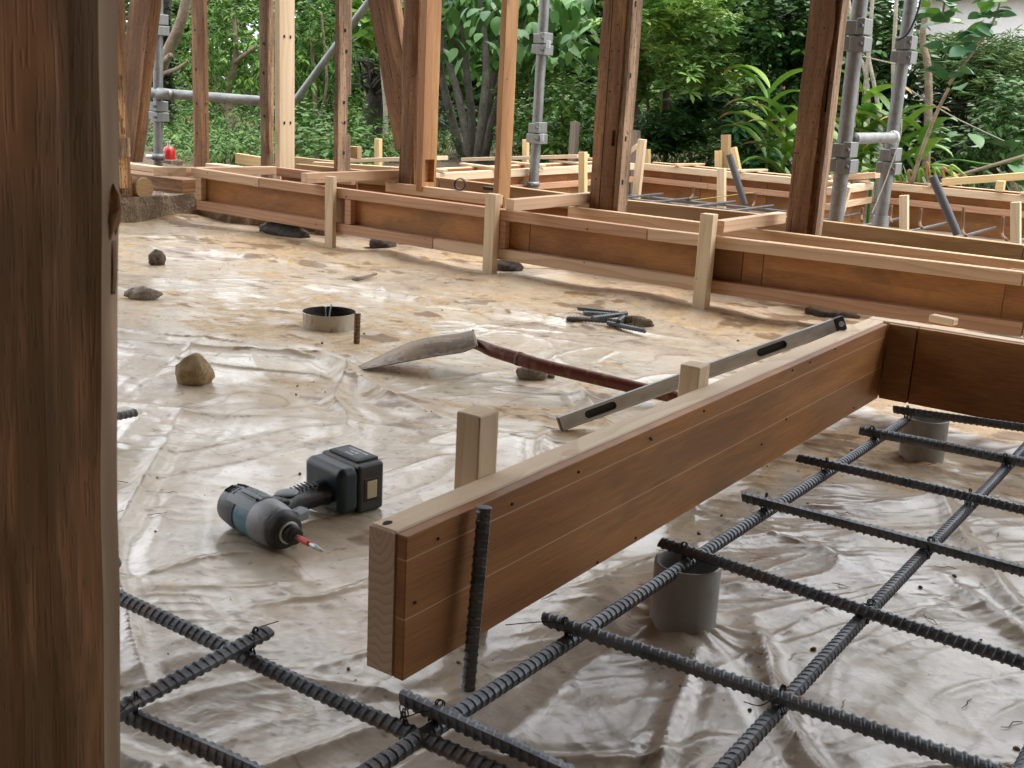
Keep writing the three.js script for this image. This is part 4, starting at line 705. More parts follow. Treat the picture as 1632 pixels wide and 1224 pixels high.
// far steel mat and dowels
{
  for (let i = 0; i < 9; i++) { const z = -3.85 - i * .205; rebar(V(-3.05, .055, z + .02), V(i > 6 ? -1.95 : .3, .055, z), .0065, 'thin bar of the far steel mat running along the back form', 'bars of the far mat', M.steel, false); }
  for (let i = 0; i < 14; i++) { const x = -2.95 + i * .215; rebar(V(x, .068, -3.72), V(x + .03, .068, x < -1.9 ? -5.6 : -5.68), .0065, 'thin bar of the far steel mat laid on top, running toward the far form', 'upper bars of the far mat', M.steel, false); }
  for (const [px, yt, yb, z] of [[1420, 327, 348, -5.3], [1467, 332, 356, -5.2], [1535, 330, 368, -5.0], [1598, 345, 374, -5.1], [1374, 331, 345, -5.4], [1000, 290, 310, -5.5], [1105, 297, 312, -5.6], [1203, 307, 324, -5.6]]) { const a = onZ(px - 1, yb, z), b = onZ(px + 1, yt, z); const g = tube([V(.05, -.005, .14).add(V(0, 0, 0)), V(.01, -.002, .03), V(0, .006, 0), b.clone().sub(a)], [.0065, .0065], 7, 5); solo('dowel_bar', g, M.rust, 'rusty bent dowel bar standing up before the far form', 'rebar', a, 'dowel bars'); }
}

// ---------------------------------------------------------------- pipes and loose things
function openPipe(r, h, wall, n = 40) { return new THREE.LatheGeometry([[r, 0], [r, h - .001], [r - .001, h], [r - wall + .001, h], [r - wall, h - .001], [r - wall, 0]].map(([a, b]) => new THREE.Vector2(a, b)), n); }
PIPES.forEach(([x, z, r, h], i) => { const y = -.03, t = thing('drain_pipe', i ? 'short grey pipe end under the bars beside the return form' : 'taller grey pipe end standing in the film beside the near form', 'pipe', V(x, y, z), 'pipe ends'); part('pipe_wall', openPipe(r, h - y, .0035), M.pvc, t, false); const d = part('inner_floor', new THREE.CircleGeometry(r - .004, 24).rotateX(-Math.PI / 2).translate(0, .012, 0), M.soil, t, false); });
for (const [a, b, z0, z1, lab] of [[[1187, 326], [1162, 246], -5.45, -5.42, 'dark pipe standing tilted before the far form, next to a pale stake'], [[1526, 374], [1486, 281], -4.75, -4.72, 'dark tilted pipe rising from the far mat beyond the scaffold ladder']]) {
  const p = onZ(a[0], a[1], z0), q = onZ(b[0], b[1], z1), L = p.distanceTo(q), g = openPipe(.017, L, .003, 24); g.applyQuaternion(new THREE.Quaternion().setFromUnitVectors(V(0, 1, 0), q.clone().sub(p).normalize())); solo('conduit_pipe', g, M.pvcDark, lab, 'pipe', p, 'tilted pipes'); }
{ const p = onY(733, 302, .222), g = openPipe(.022, .03, .004, 28); g.translate(0, -.015, 0).rotateX(Math.PI / 2).rotateY(.55).translate(0, .022, 0); solo('pipe_ring', g, M.black, 'black cut pipe ring standing on the inner form board', 'pipe', V(p.x, .2195, p.z)); }
{ const p = onY(770, 305, .215); piece('wood_offcut', V(p.x - .04, .222, p.z - .06), V(p.x + .05, .222, p.z - .06), .012, .02, M.black, 'dark flat offcut lying beside the black pipe ring', 'offcut'); }
// round tin with nails
{
  const [x, z, r, h] = [-1.931, -1.993, .065, .044], y = filmH(x, z) - .004, t = thing('round_tin', 'round shallow tin with a dark inside, holding a few nails', 'tin', V(x, y, z));
  const tin = new THREE.MeshPhysicalMaterial({ map: colTex(512, 64, (u, v) => { const k = n2p(u * 14, v * 3, 14, 3) + .6 * n2p(u * 60, v * 9, 60, 9), rs = sst(.4, .9, k); return [lerp(.46, .30, rs), lerp(.41, .21, rs), lerp(.34, .13, rs)]; }), metalness: .5, roughness: .42 }); tin.map.repeat.set(1, 1);
  part('wall', new THREE.LatheGeometry([[r * .97, 0], [r, .002], [r, h - .004], [r * 1.025, h - .002], [r * 1.025, h], [r, h]].map(([a, b]) => new THREE.Vector2(a, b)), 56), tin, t, false);
  part('inside', new THREE.LatheGeometry([[0, .006], [r * .96, .006], [r * .985, .009], [r * .985, h - .001], [r, h]].map(([a, b]) => new THREE.Vector2(a, b)), 56), M.stoneD, t, false);  // inside uses a darker material than the outer wall
  for (const [nx, nz, tx, tz, L] of [[.005, .01, .004, -.003, .052], [-.008, .004, -.008, .004, .046], [.02, -.01, .05, .02, .03], [-.03, .01, -.01, .045, .012], [.01, -.03, .045, -.035, .012]]) part('nail', merge([tube([V(nx, .008, nz), V(tx, .008 + L, tz)], [.0016, .0016], 8, 1, false), tube([V(tx, .008 + L, tz), V(tx, .010 + L, tz)], [.0035, .0035], 10, 1, false)]), M.galvBright, t, false);
}
// stones lying on the film
const rock = (px, py, rx, ry, rz, mat, seed, rough, label, turn = 0) => { const p = onY(px, py, 0), d = V(p.x, 0, p.z).normalize(); p.addScaledVector(d, rz * .8); solo('stone', stone(rx, ry, rz, seed, rough, 4, .3).rotateY(turn), mat, label, 'stone', V(p.x, filmH(p.x, p.z) - .005, p.z)); };
rock(311, 612, .039, .036, .034, M.stoneY, 12, .17, 'rounded ochre stone lying alone on the film', .7);
rock(228, 476, .052, .022, .022, M.stoneG, 5, .25, 'long pale chunk of rubble on the film near the rounded ochre stone', .65);
rock(249, 422, .024, .031, .024, M.stoneB, 23, .45, 'small lumpy brown clod on the film below the kerb');
rock(845, 606, .036, .02, .024, M.stoneG, 9, .3, 'grey lump of rubble propping up the shovel shaft', .5);
rock(875, 603, .012, .009, .012, M.stoneB, 39, .4, 'small brown clod beside the rubble under the shovel shaft');
rock(1012, 519, .05, .017, .022, M.stoneB, 77, .4, 'reddish-brown lump lying against the pile of steel offcuts', .55);
rock(585, 398, .02, .006, .01, M.stoneB, 81, .4, 'flat brown clod near the foot of the first stake');
rock(1603, 1215, .006, .005, .006, M.stoneY, 61, .3, 'tiny ochre pebble on the film under the near mat');
// steel offcuts
{
  const L = 'short ribbed steel offcut in the little pile on the film', G = 'steel offcuts';
  for (const [a, b, h] of [[[920, 492], [988, 500], .012], [[930, 499], [1000, 503], .008], [[903, 508], [995, 514], .007], [[945, 507], [998, 500], .022], [[968, 515], [1030, 528], .007], [[985, 512], [994, 505], .018]]) { const p = onY(a[0], a[1], h), q = onY(b[0], b[1], h); const k = Math.max(filmH(p.x, p.z), filmH(q.x, q.z), 0); p.y += k; q.y += k; rebar(p, q, .0058, L, G); }
  const c0 = onY(562, 445, .003), c1 = onY(600, 440, .006); c0.y += filmH(c0.x, c0.z); c1.y += filmH(c1.x, c1.z) + .003; solo('stick', tube([V(0, 0, 0), V(.03, .004, .004), c1.clone().sub(c0)], [.004, .006, .004], 8, 4), M.greyStake, 'thin grey stick lying on the film beyond the round tin', 'stick', c0);
}
// spirit level leaning on the near form
{
  const a = onY(896, 686, .004), b = onY(1346, 524, .1885), dir = b.clone().sub(a), L = dir.length(), hgt = .0245, th = .014;
  const sh = new THREE.Shape(); sh.moveTo(0, 0); sh.lineTo(L - .02, 0); sh.lineTo(L - .02, hgt); sh.lineTo(0, hgt); sh.closePath();
  for (const f of [.135, .735]) { const c = f * L, w = .030, rr2 = .0066, y = hgt * .52, hp = new THREE.Path(); hp.moveTo(c - w + rr2, y - rr2); hp.lineTo(c + w - rr2, y - rr2); hp.absarc(c + w - rr2, y, rr2, -Math.PI / 2, Math.PI / 2); hp.lineTo(c - w + rr2, y + rr2); hp.absarc(c - w + rr2, y, rr2, Math.PI / 2, Math.PI * 1.5); sh.holes.push(hp); }
  const x = dir.clone().normalize(), y0 = V(0, 1, 0).addScaledVector(x, -x.y).normalize(), z0 = V(0, 0, 0).crossVectors(x, y0);
  const tilt = -.22, y = y0.clone().multiplyScalar(Math.cos(tilt)).addScaledVector(z0, Math.sin(tilt)), z = V(0, 0, 0).crossVectors(x, y), m = new THREE.Matrix4().makeBasis(x, y, z).setPosition(a);
  const t = thing('spirit_level', 'aluminium spirit level with oval hand holes, leaning from the film up onto the near form', 'spirit level', a.clone());
  const body = new THREE.ExtrudeGeometry(sh, { depth: th, bevelEnabled: true, bevelSize: .0007, bevelThickness: .0007, bevelSegments: 1, curveSegments: 10 }).translate(0, 0, -th / 2); part('body', body.applyMatrix4(m), M.alu, t);
  for (const f of [.135, .735]) { const q = new THREE.Shape(), c = f * L, w = .030, r0 = .0066, yy = hgt * .52; q.absarc(c + w - r0, yy, r0 * 1.1, -Math.PI / 2, Math.PI / 2); q.absarc(c - w + r0, yy, r0 * 1.1, Math.PI / 2, Math.PI * 1.5); part('hand_hole_insert', new THREE.ExtrudeGeometry(new THREE.Shape(q.getPoints(10)), { depth: th * .5, bevelEnabled: false }).translate(0, 0, -th / 4).applyMatrix4(m), M.black, t); const h = new THREE.Path(); h.absarc(c + w - r0, yy, r0 * .82, -Math.PI / 2, Math.PI / 2); h.absarc(c - w + r0, yy, r0 * .82, Math.PI / 2, Math.PI * 1.5); q.holes.push(h); part('hand_hole_insert', new THREE.ExtrudeGeometry(q, { depth: th + .003, bevelEnabled: false }).translate(0, 0, -th / 2 - .0015).applyMatrix4(m), M.black, t); }  // solid black ovals stand for the shade inside the holes
  for (const s of [.0015, hgt - .0035]) part('edge_rail', cbox(L - .022, .0022, th + .0026, .0004).translate((L - .02) / 2, s + .001, 0).applyMatrix4(m), M.galvBright, t);
  part('end_cap', new RoundedBoxGeometry(.022, hgt + .003, th + .004, 2, .003).translate(L - .009, hgt / 2, 0).applyMatrix4(m), M.black, t); part('end_vial', new THREE.CylinderGeometry(.0055, .0055, .0024, 16).rotateX(Math.PI / 2).translate(L - .008, hgt / 2, th / 2 + .0024).applyMatrix4(m), M.galvBright, t);
  part('end_cap', new RoundedBoxGeometry(.003, hgt + .0015, th + .002, 1, .001).translate(-.001, hgt / 2, 0).applyMatrix4(m), M.pvcDark, t);
}
// shovel lying with its hollow side down
{
  const tip = onY(564, 578, .006), heel = onY(757, 536, .072), u = heel.clone().sub(tip), L = u.length(); u.normalize();
  const side = V(0, 0, 0).crossVectors(u, V(0, 1, 0)).normalize(), up = V(0, 0, 0).crossVectors(side, u), N = 26, Mx = 20, P = [], UV = [], I = [];
  const surf = (s, t) => { const w = .068 * Math.pow(Math.sin(Math.min(1, s * 1.55 + .02) * Math.PI / 2), .75) * (1 - .06 * sst(.7, 1, s)); const a = t * 1.25, arch = .024 * (.25 + .75 * sst(0, .6, s)) * (1 - t * t) + .010 * Math.sin(s * Math.PI), flip = .008 * sst(.86, 1, s) * (1 - .6 * (1 - t * t)); return tip.clone().addScaledVector(u, s * L).addScaledVector(side, t * w).addScaledVector(up, arch + flip - .016); };
  for (const o of [0, -.0022]) for (let i = 0; i <= N; i++) for (let j = 0; j <= Mx; j++) { const p = surf(i / N, j / Mx * 2 - 1); P.push(p.x, p.y + o, p.z); UV.push(i / N * .28, j / Mx * .2); }
  const row = Mx + 1, n0 = (N + 1) * row;
  for (let i = 0; i < N; i++) for (let j = 0; j < Mx; j++) { const a = i * row + j; I.push(a, a + row, a + 1, a + 1, a + row, a + row + 1); const b = a + n0; I.push(b, b + 1, b + row, b + 1, b + row + 1, b + row); }
  for (let i = 0; i < N; i++) for (const j of [0, Mx]) { const a = i * row + j, b = a + n0; I.push(a, b, a + row, b, b + row, a + row); }
  for (let j = 0; j < Mx; j++) for (const i of [0, N]) { const a = i * row + j, b = a + n0; I.push(a, a + 1, b, b, a + 1, b + 1); }
  const g = new THREE.BufferGeometry(); g.setAttribute('position', new THREE.Float32BufferAttribute(P, 3)); g.setAttribute('uv', new THREE.Float32BufferAttribute(UV, 2)); g.setIndex(I); g.computeVertexNormals();
  const bladeM = new THREE.MeshPhysicalMaterial({ map: colTex(512, 512, (u, v) => { const k = n2p(u * 9, v * 7, 9, 7) + .7 * n2p(u * 34, v * 26, 34, 26), mud = sst(.05, .6, n2p(u * 6, v * 9, 6, 9) + .6 * n2p(u * 50, v * 18, 50, 18)), worn = sst(.3, .9, k); return [lerp(lerp(.20, .30, worn), .33, mud * .7), lerp(lerp(.155, .26, worn), .245, mud * .7), lerp(lerp(.12, .23, worn), .155, mud * .7)]; }, .28, .2), metalness: .45, roughness: .5 });
  const red = new THREE.MeshPhysicalMaterial({ map: colTex(1024, 128, (u, v) => { const k = n2p(u * 26, v * 5, 26, 5) + .7 * n2p(u * 80, v * 14, 80, 14), w = sst(.1, .75, k), d = sst(.35, .9, n2p(u * 12, v * 4 + 3, 12, 9) + .4 * k); return [lerp(lerp(.135, .20, w), .05, d), lerp(lerp(.034, .10, w), .03, d), lerp(lerp(.022, .045, w), .02, d)]; }, .5, .12), roughness: .42, metalness: .15 });
  const t = thing('shovel', 'rusty round-point shovel with a worn red shaft, lying blade side down on the film', 'shovel', tip.clone()); const bl = part('blade', g, bladeM, t); for (const q of [-1, 1]) part('foot_step', tube([surf(.995, q * .98), surf(.995, q * .66), surf(.995, q * .34)], [.0024, .0032, .0024], 8, 4), bladeM, bl);
  const s0 = surf(.86, 0).add(V(0, -.014, 0)), s1 = onY(757, 548, .058), h0 = onY(785, 559, .055), h1 = onY(850, 579, .047), h2 = onY(1085, 635, .020), h3 = extend(h1, h2, .07);
  part('socket', tube([s0, s1, h0, h0.clone().lerp(h1, .55), h1], [.009, .0115, .0135, .0142, .0142], 16, 8), red, t); part('shaft', tube([h0.clone().lerp(h1, .5), h1, h1.clone().lerp(h3, .5), h3], [.0136, .0138, .0132, .0130], 18, 6), red, t);
  part('socket_ring', tube([h0.clone().lerp(h1, .62), h0.clone().lerp(h1, .7)], [.0152, .0152], 18, 2), M.rust, t);
}
// cordless impact driver lying on its side
{
  const rear = onY(371, 797, .030), nose = onY(468, 849, .030), x = nose.clone().sub(rear); x.y = 0; x.normalize(); const y = V(0, 1, 0), z = V(0, 0, 0).crossVectors(x, y), c = rear.clone().lerp(nose, .5), fy = filmH(c.x, c.z);
  const t = thing('impact_driver', 'teal and black cordless impact driver lying on its side with an orange-banded bit', 'power tool', V(c.x, fy, c.z)); t.quaternion.setFromRotationMatrix(new THREE.Matrix4().makeBasis(x, y, z));
  const teal = new THREE.MeshPhysicalMaterial({ color: 0x2d7184, roughness: .38, bumpMap: mottle, bumpScale: .0002 }), rubber = new THREE.MeshPhysicalMaterial({ color: 0x191c20, roughness: .38, bumpMap: mottle, bumpScale: .0003 }), grey = new THREE.MeshPhysicalMaterial({ color: 0x8b8e90, metalness: .4, roughness: .45, bumpMap: mottle, bumpScale: .0002 }), dgrey = new THREE.MeshPhysicalMaterial({ color: 0x737e83, roughness: .42 });
  const P = (n, g, m, par = t) => part(n, g, m, par, false);
  const lat = (a, n = 36) => new THREE.LatheGeometry(a.map(([px, r]) => new THREE.Vector2(r, px)), n).rotateZ(-Math.PI / 2);      // profile along x
  const BY = .030, up0 = g => g.translate(0, BY, 0);
  const h = P('housing', up0(lat([[-.076, 0], [-.076, .016], [-.073, .0225], [-.066, .0262], [-.045, .0285], [-.01, .0296], [.018, .0290], [.020, .028]])), teal);
  const rc = P('rear_cap', up0(lat([[-.0785, 0], [-.0785, .015], [-.0755, .0225], [-.069, .0272], [-.050, .0294], [-.049, .0284], [-.06, .02]])), rubber);
  for (let i = 0; i < 4; i++) for (const s of [1, -1]) P('vent', up0(new RoundedBoxGeometry(.0035, .004, .014, 2, .001).translate(0, .0282, 0).rotateX(s * (.35)).translate(-.066 + i * .007, -.0015 + i * .0004, 0)), M.hole, rc);
  // dark side plate that carries the name, on the side that faces up
  const plate = (() => { const g = new THREE.CylinderGeometry(.0306, .0300, .082, 30, 6, true, -Math.PI * .18, Math.PI * .52); g.rotateZ(-Math.PI / 2); return g; })();
  const sp = (a0, a1, x0, x1, r0, r1, nx = 12, na = 14) => { const PP = [], II = [], UU = []; for (let i = 0; i <= nx; i++) for (let j = 0; j <= na; j++) { const f = i / nx, a = lerp(a0, a1, j / na), r = lerp(r0, r1, f) + .0007 * Math.sin(f * Math.PI) ; PP.push(lerp(x0, x1, f), Math.cos(a) * r + BY, Math.sin(a) * r); UU.push(f, j / na); } for (let i = 0; i < nx; i++) for (let j = 0; j < na; j++) { const a = i * (na + 1) + j, b = a + na + 1; II.push(a, a + 1, b, a + 1, b + 1, b); } const g = new THREE.BufferGeometry(); g.setAttribute('position', new THREE.Float32BufferAttribute(PP, 3)); g.setAttribute('uv', new THREE.Float32BufferAttribute(UU, 2)); g.setIndex(II); g.computeVertexNormals(); return g; };
  const pl = P('side_plate', sp(-.75, .42, -.050, .018, .0297, .0302), dgrey); P('side_plate', sp(-1.5, -.78, -.046, .02, .0297, .0300), rubber); P('side_plate', sp(.95, 2.6, -.052, -.028, .0292, .0300), rubber); P('side_plate', sp(.44, .95, -.052, .016, .0297, .0301), dgrey);
  const txt = (w, hh, draw) => { const cv = document.createElement('canvas'); cv.width = w; cv.height = hh; const g = cv.getContext('2d'); draw(g, w, hh); const q = new THREE.CanvasTexture(cv); q.colorSpace = THREE.SRGBColorSpace; return q; };
  P('name_print', sp(.30, -.50, -.040, .008, .0312, .0316, 12, 10), new THREE.MeshStandardMaterial({ roughness: .5, map: txt(512, 192, (g, w, hh) => { g.fillStyle = '#7d8990'; g.fillRect(0, 0, w, hh); g.fillStyle = '#14191d'; g.font = 'bold 150px sans-serif'; g.textAlign = 'center'; g.textBaseline = 'middle'; g.translate(w / 2, hh / 2); g.fillText('makita', 0, -6); }) }), pl);
  P('hammer_case', up0(lat([[.008, .0303], [.010, .0310], [.024, .0306], [.040, .0280], [.052, .0235], [.052, .01]])), grey);
  P('nose_bumper', up0(lat([[.0465, .0268], [.049, .0272], [.057, .0240], [.062, .0205], [.062, .012]])), rubber); P('nose_ring', up0(lat([[.0615, .0150], [.0635, .0152], [.0650, .0145], [.0650, .009]])), M.galvBright);
  P('bit_sleeve', up0(lat([[.0640, .0125], [.072, .0128], [.078, .0118], [.0785, .0085], [.0785, .004]])), M.black);
  const bt = P('driver_bit', up0(lat([[.078, .0032], [.088, .0032], [.088, .0018]], 6)), M.galvBright); P('colour_band', up0(lat([[.085, .0032], [.086, .0040], [.108, .0040], [.109, .0030]], 14)), new THREE.MeshPhysicalMaterial({ color: 0xe0481c, roughness: .4 }), bt); P('bit_tip', up0(lat([[.108, .0024], [.116, .0024], [.118, .0034], [.124, .0036], [.126, .0024], [.133, .0026], [.137, .0012], [.138, 0]], 8)), M.galvBright, bt);
  // handle: runs away from the barrel (local -z), slanting back a little
  const HX = s => -.012 - .030 * s, HZ = s => -.018 - .118 * s; const sect = (s) => { const w = lerp(.0225, .0205, sst(0, .5, s)) + .007 * sst(.82, 1, s) + .005 * sst(.25, 0, s), hgt = lerp(.0190, .0180, sst(0, .5, s)) + .004 * sst(.85, 1, s); return [w, hgt]; };
  { const PP = [], II = [], n = 20, m = 24; for (let i = 0; i <= m; i++) { const s = i / m, [w, hh] = sect(s); for (let j = 0; j <= n; j++) { const a = j / n * Math.PI * 2; PP.push(HX(s) + Math.cos(a) * w + .003 * Math.sin(s * 9) * (Math.cos(a) > 0 ? 1 : 0), BY + Math.sin(a) * hh, HZ(s) + Math.cos(a) * w * .25); } } for (let i = 0; i < m; i++) for (let j = 0; j < n; j++) { const a = i * (n + 1) + j, b = a + n + 1; II.push(a, a + 1, b, a + 1, b + 1, b); } const g = new THREE.BufferGeometry(); g.setAttribute('position', new THREE.Float32BufferAttribute(PP, 3)); g.setIndex(II); g.computeVertexNormals(); g.setAttribute('uv', new THREE.Float32BufferAttribute(new Float32Array(PP.length / 3 * 2).map((_, i) => PP[Math.floor(i / 2) * 3 + (i % 2 ? 1 : 2)]), 2)); P('handle', g, rubber); }
  P('trigger', new RoundedBoxGeometry(.020, .017, .028, 4, .006).rotateY(.25).translate(.018, BY, -.045), dgrey); P('direction_switch', new RoundedBoxGeometry(.016, .008, .010, 3, .003).translate(.003, BY + .0165, -.033), M.black); P('grip_pad', stone(.014, .003, .018, 4, .02, 3, 0).translate(-.020, BY + .0155, -.052), dgrey);
  // foot and battery
  const bx = -.040, bz = -.170, by = .037;
  P('foot', new RoundedBoxGeometry(.092, .069, .036, 4, .012).translate(bx + .001, by, bz + .029), new THREE.MeshPhysicalMaterial({ color: 0x112a33, roughness: .4 }));
  const bat = P('battery', new RoundedBoxGeometry(.094, .072, .046, 4, .006).translate(bx + .002, by, bz - .006), rubber);
  P('battery_ridge', new RoundedBoxGeometry(.070, .006, .038, 3, .0025).translate(bx, by + .0365, bz - .010), M.black, bat);
  P('battery_label', new THREE.PlaneGeometry(.056, .028).rotateX(-Math.PI / 2).translate(bx, by + .0398, bz - .011), new THREE.MeshStandardMaterial({ roughness: .45, map: txt(512, 256, (g, w, hh) => { g.fillStyle = '#34414a'; g.fillRect(0, 0, w, hh); g.fillStyle = '#c9d2d6'; g.textAlign = 'center'; g.textBaseline = 'middle'; g.font = 'bold 60px sans-serif'; g.fillText('LITHIUM-ION', w / 2, 55); g.font = 'bold 74px sans-serif'; g.fillText('14.4V', w / 2, 130); g.font = 'bold 50px sans-serif'; g.fillText('makita', w / 2, 205); }) }), bat);
  P('window_frame', new RoundedBoxGeometry(.004, .036, .028, 3, .006).translate(bx + .0478, by - .002, bz - .006), M.black, bat); const lw = P('battery_window', new RoundedBoxGeometry(.004, .027, .0185, 3, .006).translate(bx + .0488, by - .002, bz - .006), new THREE.MeshPhysicalMaterial({ color: 0xb9ae8e, roughness: .5 }), bat); lw.userData.label = 'beige rounded window';
  for (const [sx, sz] of [[-.046, -.004], [.004, .010], [-.020, -.100]]) P('case_screw', new THREE.CylinderGeometry(.0022, .0022, .002, 10).translate(sx, BY + (sz < -.05 ? .0185 : .0302), sz), M.hole); for (let i = 0; i < 6; i++) P('grip_rib', new RoundedBoxGeometry(.022, .0016, .0022, 1, .0006).translate(HX(.42 + i * .06), BY + .0182, HZ(.42 + i * .06)), M.black); P('belt_hook', tube([V(bx + .02, .006, bz + .036), V(bx + .03, .004, bz + .05), V(bx - .01, .003, bz + .062), V(bx - .02, .004, bz + .045)], [.0015, .0015], 8, 6), M.galvBright);
}
// strings and ropes near the far form
{
  const s = (a, b, za, zb, r, col, lab, sag = 0) => { const p = onZ(a[0], a[1], za), q = onZ(b[0], b[1], zb), m = p.clone().lerp(q, .5); m.y -= sag; solo('string_line', tube([V(0, 0, 0), m.sub(p), q.clone().sub(p)], [r, r], 6, 10), new THREE.MeshStandardMaterial({ color: col, roughness: .8 }), lab, 'string', p); };
  s([1090, 321], [1205, 306], -5.5, -5.6, .0022, 0xb9ad6a, 'yellow setting-out string stretched over the far steel mat');
  s([1500, 288], [1660, 240], -6.3, -6.3, .009, 0xa49a86, 'thick pale rope sloping up above the end of the far form');
  s([1375, 90], [1440, 105], -5.2, -4.6, .003, 0x8a8372, 'thin cord tied to the rear scaffold leg');
  s([1430, 130], [1600, 225], -6.6, -6.6, .004, 0x8d877c, 'slack grey line crossing in front of the dead hedge', .02);
}

// ---------------------------------------------------------------- garden
function leafGeo(L, W, o = {}) {                        // blade along +x, folded on the midrib, bent down; base at the origin
  const { seg = 3, fold = .25, bend = .25, wide = .42, tip = 1.2, heart = 0 } = o, P = [], I = [], UV = [];
  for (let i = 0; i <= seg; i++) {
    const f = i / seg, w = i === seg ? 0 : (i === 0 ? heart * .5 : Math.pow(Math.sin(Math.PI * Math.pow(f, Math.log(.5) / Math.log(wide))), .8)) * W / 2, y = -bend * L * f * f, x = L * f - (i === 0 ? heart * L * .08 : 0);
    P.push(x, y, 0, x, y + w * fold, w, x, y + w * fold, -w); UV.push(f, .5, f, 1, f, 0);
  }
  for (let i = 0; i < seg; i++) { const a = i * 3, b = a + 3; I.push(a, a + 1, b, b, a + 1, b + 1, a, b, a + 2, b, b + 2, a + 2); }
  const g = new THREE.BufferGeometry(); g.setAttribute('position', new THREE.Float32BufferAttribute(P, 3)); g.setAttribute('uv', new THREE.Float32BufferAttribute(UV, 2)); g.setIndex(I); g.computeVertexNormals(); return g;
}
const leafM = (rough = .48, tr = .45) => new THREE.MeshPhysicalMaterial({ color: 0xffffff, roughness: rough, transmission: tr, thickness: 0, specularIntensity: .35 });
const LM = leafM(), LMmatte = leafM(.6, .3);
const LG = { ovate: leafGeo(1, .52, { wide: .42, fold: .18, bend: .22 }), lance: leafGeo(1, .27, { wide: .4, fold: .3, bend: .3 }), round: leafGeo(1, .8, { wide: .46, fold: .12, bend: .18 }), heart: leafGeo(1, .86, { wide: .34, fold: .14, bend: .2, heart: .8 }), needle: leafGeo(1, .12, { seg: 2, fold: .2, bend: .12 }) };
const LB = { ovate: leafGeo(1, .54, { seg: 7, wide: .42, fold: .18, bend: .25 }), round: leafGeo(1, .78, { seg: 8, wide: .46, fold: .14, bend: .2 }), heart: leafGeo(1, .86, { seg: 7, wide: .34, fold: .14, bend: .22, heart: .8 }) };
LG.rosette = merge([0, 1, 2, 3, 4, 5, 6, 7].map(i => leafGeo(1, .30, { wide: .58, fold: .22, bend: .28 }).rotateZ(i % 2 ? .15 : .38).rotateY(i / 8 * 6.283 + (i % 2) * .2)));
LG.spray = merge([0, 1, 2, 3, 4].map(i => leafGeo(.75 + .1 * (i % 3), .10, { seg: 2, fold: .2, bend: .1 }).rotateY((i - 2) * .34).rotateX(i).translate(.08 * i, .02 * (i % 2), 0)));
const bark = (a, b, seed) => rocky(a, b, seed, .3, .004, .9);
M.barkTan = bark([.30, .235, .165], [.16, .12, .085], 21); M.barkDark = bark([.055, .045, .035], [.02, .017, .014], 22); M.barkGrey = bark([.17, .155, .13], [.075, .068, .058], 23); M.barkPale = bark([.46, .42, .34], [.28, .25, .20], 24);
const mpp = (px, py, z) => { const p = onZ(px, py, z); return p.clone().sub(EYE).dot(camF) / FPX; };
const Q = new THREE.Quaternion(), MT = new THREE.Matrix4(), CC = new THREE.Color();
// leaves of a crown: twigs inside blobs [px, py, z, rx(px), ry(px), rz(m), twigs], each with a spray of leaves
function leaves(base, blobs, geo, mat, o) {
  const { L, col, per = 7, twig = .12, droop = .25, vary = .3, hue = .15 } = o; const T = [];
  for (const [px, py, z, rx, ry, rz, n] of blobs) {
    const c = onZ(px, py, z), k = mpp(px, py, z);
    for (let i = 0; i < n; i++) {
      const u = rr(-1, 1), a = rr(0, 6.283), s = Math.sqrt(1 - u * u), q = Math.pow(rnd(), .42), d = V(Math.cos(a) * s, u, Math.sin(a) * s), lump = 1 + .3 * n3(d.x * 2 + px, d.y * 2, d.z * 2);
      const p = V(c.x + d.x * q * rx * k * lump, c.y + d.y * q * ry * k * lump, c.z + d.z * q * rz * lump); if (p.y < .1) p.y = .1 + rnd() * .1;
      const td = d.clone().multiplyScalar(.8).add(V(rr(-.6, .6), rr(-.4, .6) + .1, rr(-.6, .6))).normalize();
      const tint = rr(1 - vary, 1 + vary), tone = rr(-hue, hue);
      for (let j = 0; j < per; j++) T.push([p, td, j / per, tint * rr(.8, 1.2), tone]);
    }
  }
  const m = new THREE.InstancedMesh(geo, mat, T.length); const X = V(0, 0, 0), Y = V(0, 0, 0), Z = V(0, 0, 0);
  T.forEach(([p, td, f, tint, tone], i) => {
    const a = rr(0, 6.283), side = V(Math.cos(a), rr(-.2, .2), Math.sin(a)).addScaledVector(td, .5); side.y -= droop; X.copy(side.normalize());
    Y.set(rr(-.5, .5), 1, rr(-.5, .5)).addScaledVector(X, -Y.dot(X)).normalize(); Z.crossVectors(X, Y).normalize(); Y.crossVectors(Z, X); const s = L * rr(.6, 1.15);
    MT.makeBasis(X.clone().multiplyScalar(s), Y.clone().multiplyScalar(s), Z.clone().multiplyScalar(s)).setPosition(p.x + td.x * twig * f - base.x, p.y + td.y * twig * f - base.y, p.z + td.z * twig * f - base.z); m.setMatrixAt(i, MT);
    m.setColorAt(i, CC.setRGB(col[0] * tint * (1 + tone), col[1] * tint, col[2] * tint * (1 - tone)));
  });
  return shade(m);
}
function tree(name, label, cat, foot, stems, blobs, geo, mat, o, barkM, group) {   // stems: [[px,py,z,r], ...]
  const b = onZ(foot[0], foot[1], foot[2]); b.y = groundH(b.x, b.z);
  const t = thing(name, label, cat, b, group);
  stems.forEach((s, i) => { const pts = s.map(([x, y, z]) => onZ(x, y, z)); if (s[0][4]) pts[0].y = Math.min(pts[0].y, groundH(pts[0].x, pts[0].z) - .03); part(i ? 'branch' : 'trunk', tube(pts, s.map(q => q[3]), 9, 5), barkM, t); });
  if (blobs.length) { const cr = leaves(b, blobs, geo, mat, o); cr.name = 'crown'; cr.userData.kind = 'stuff'; t.add(cr); }
  return t;
}
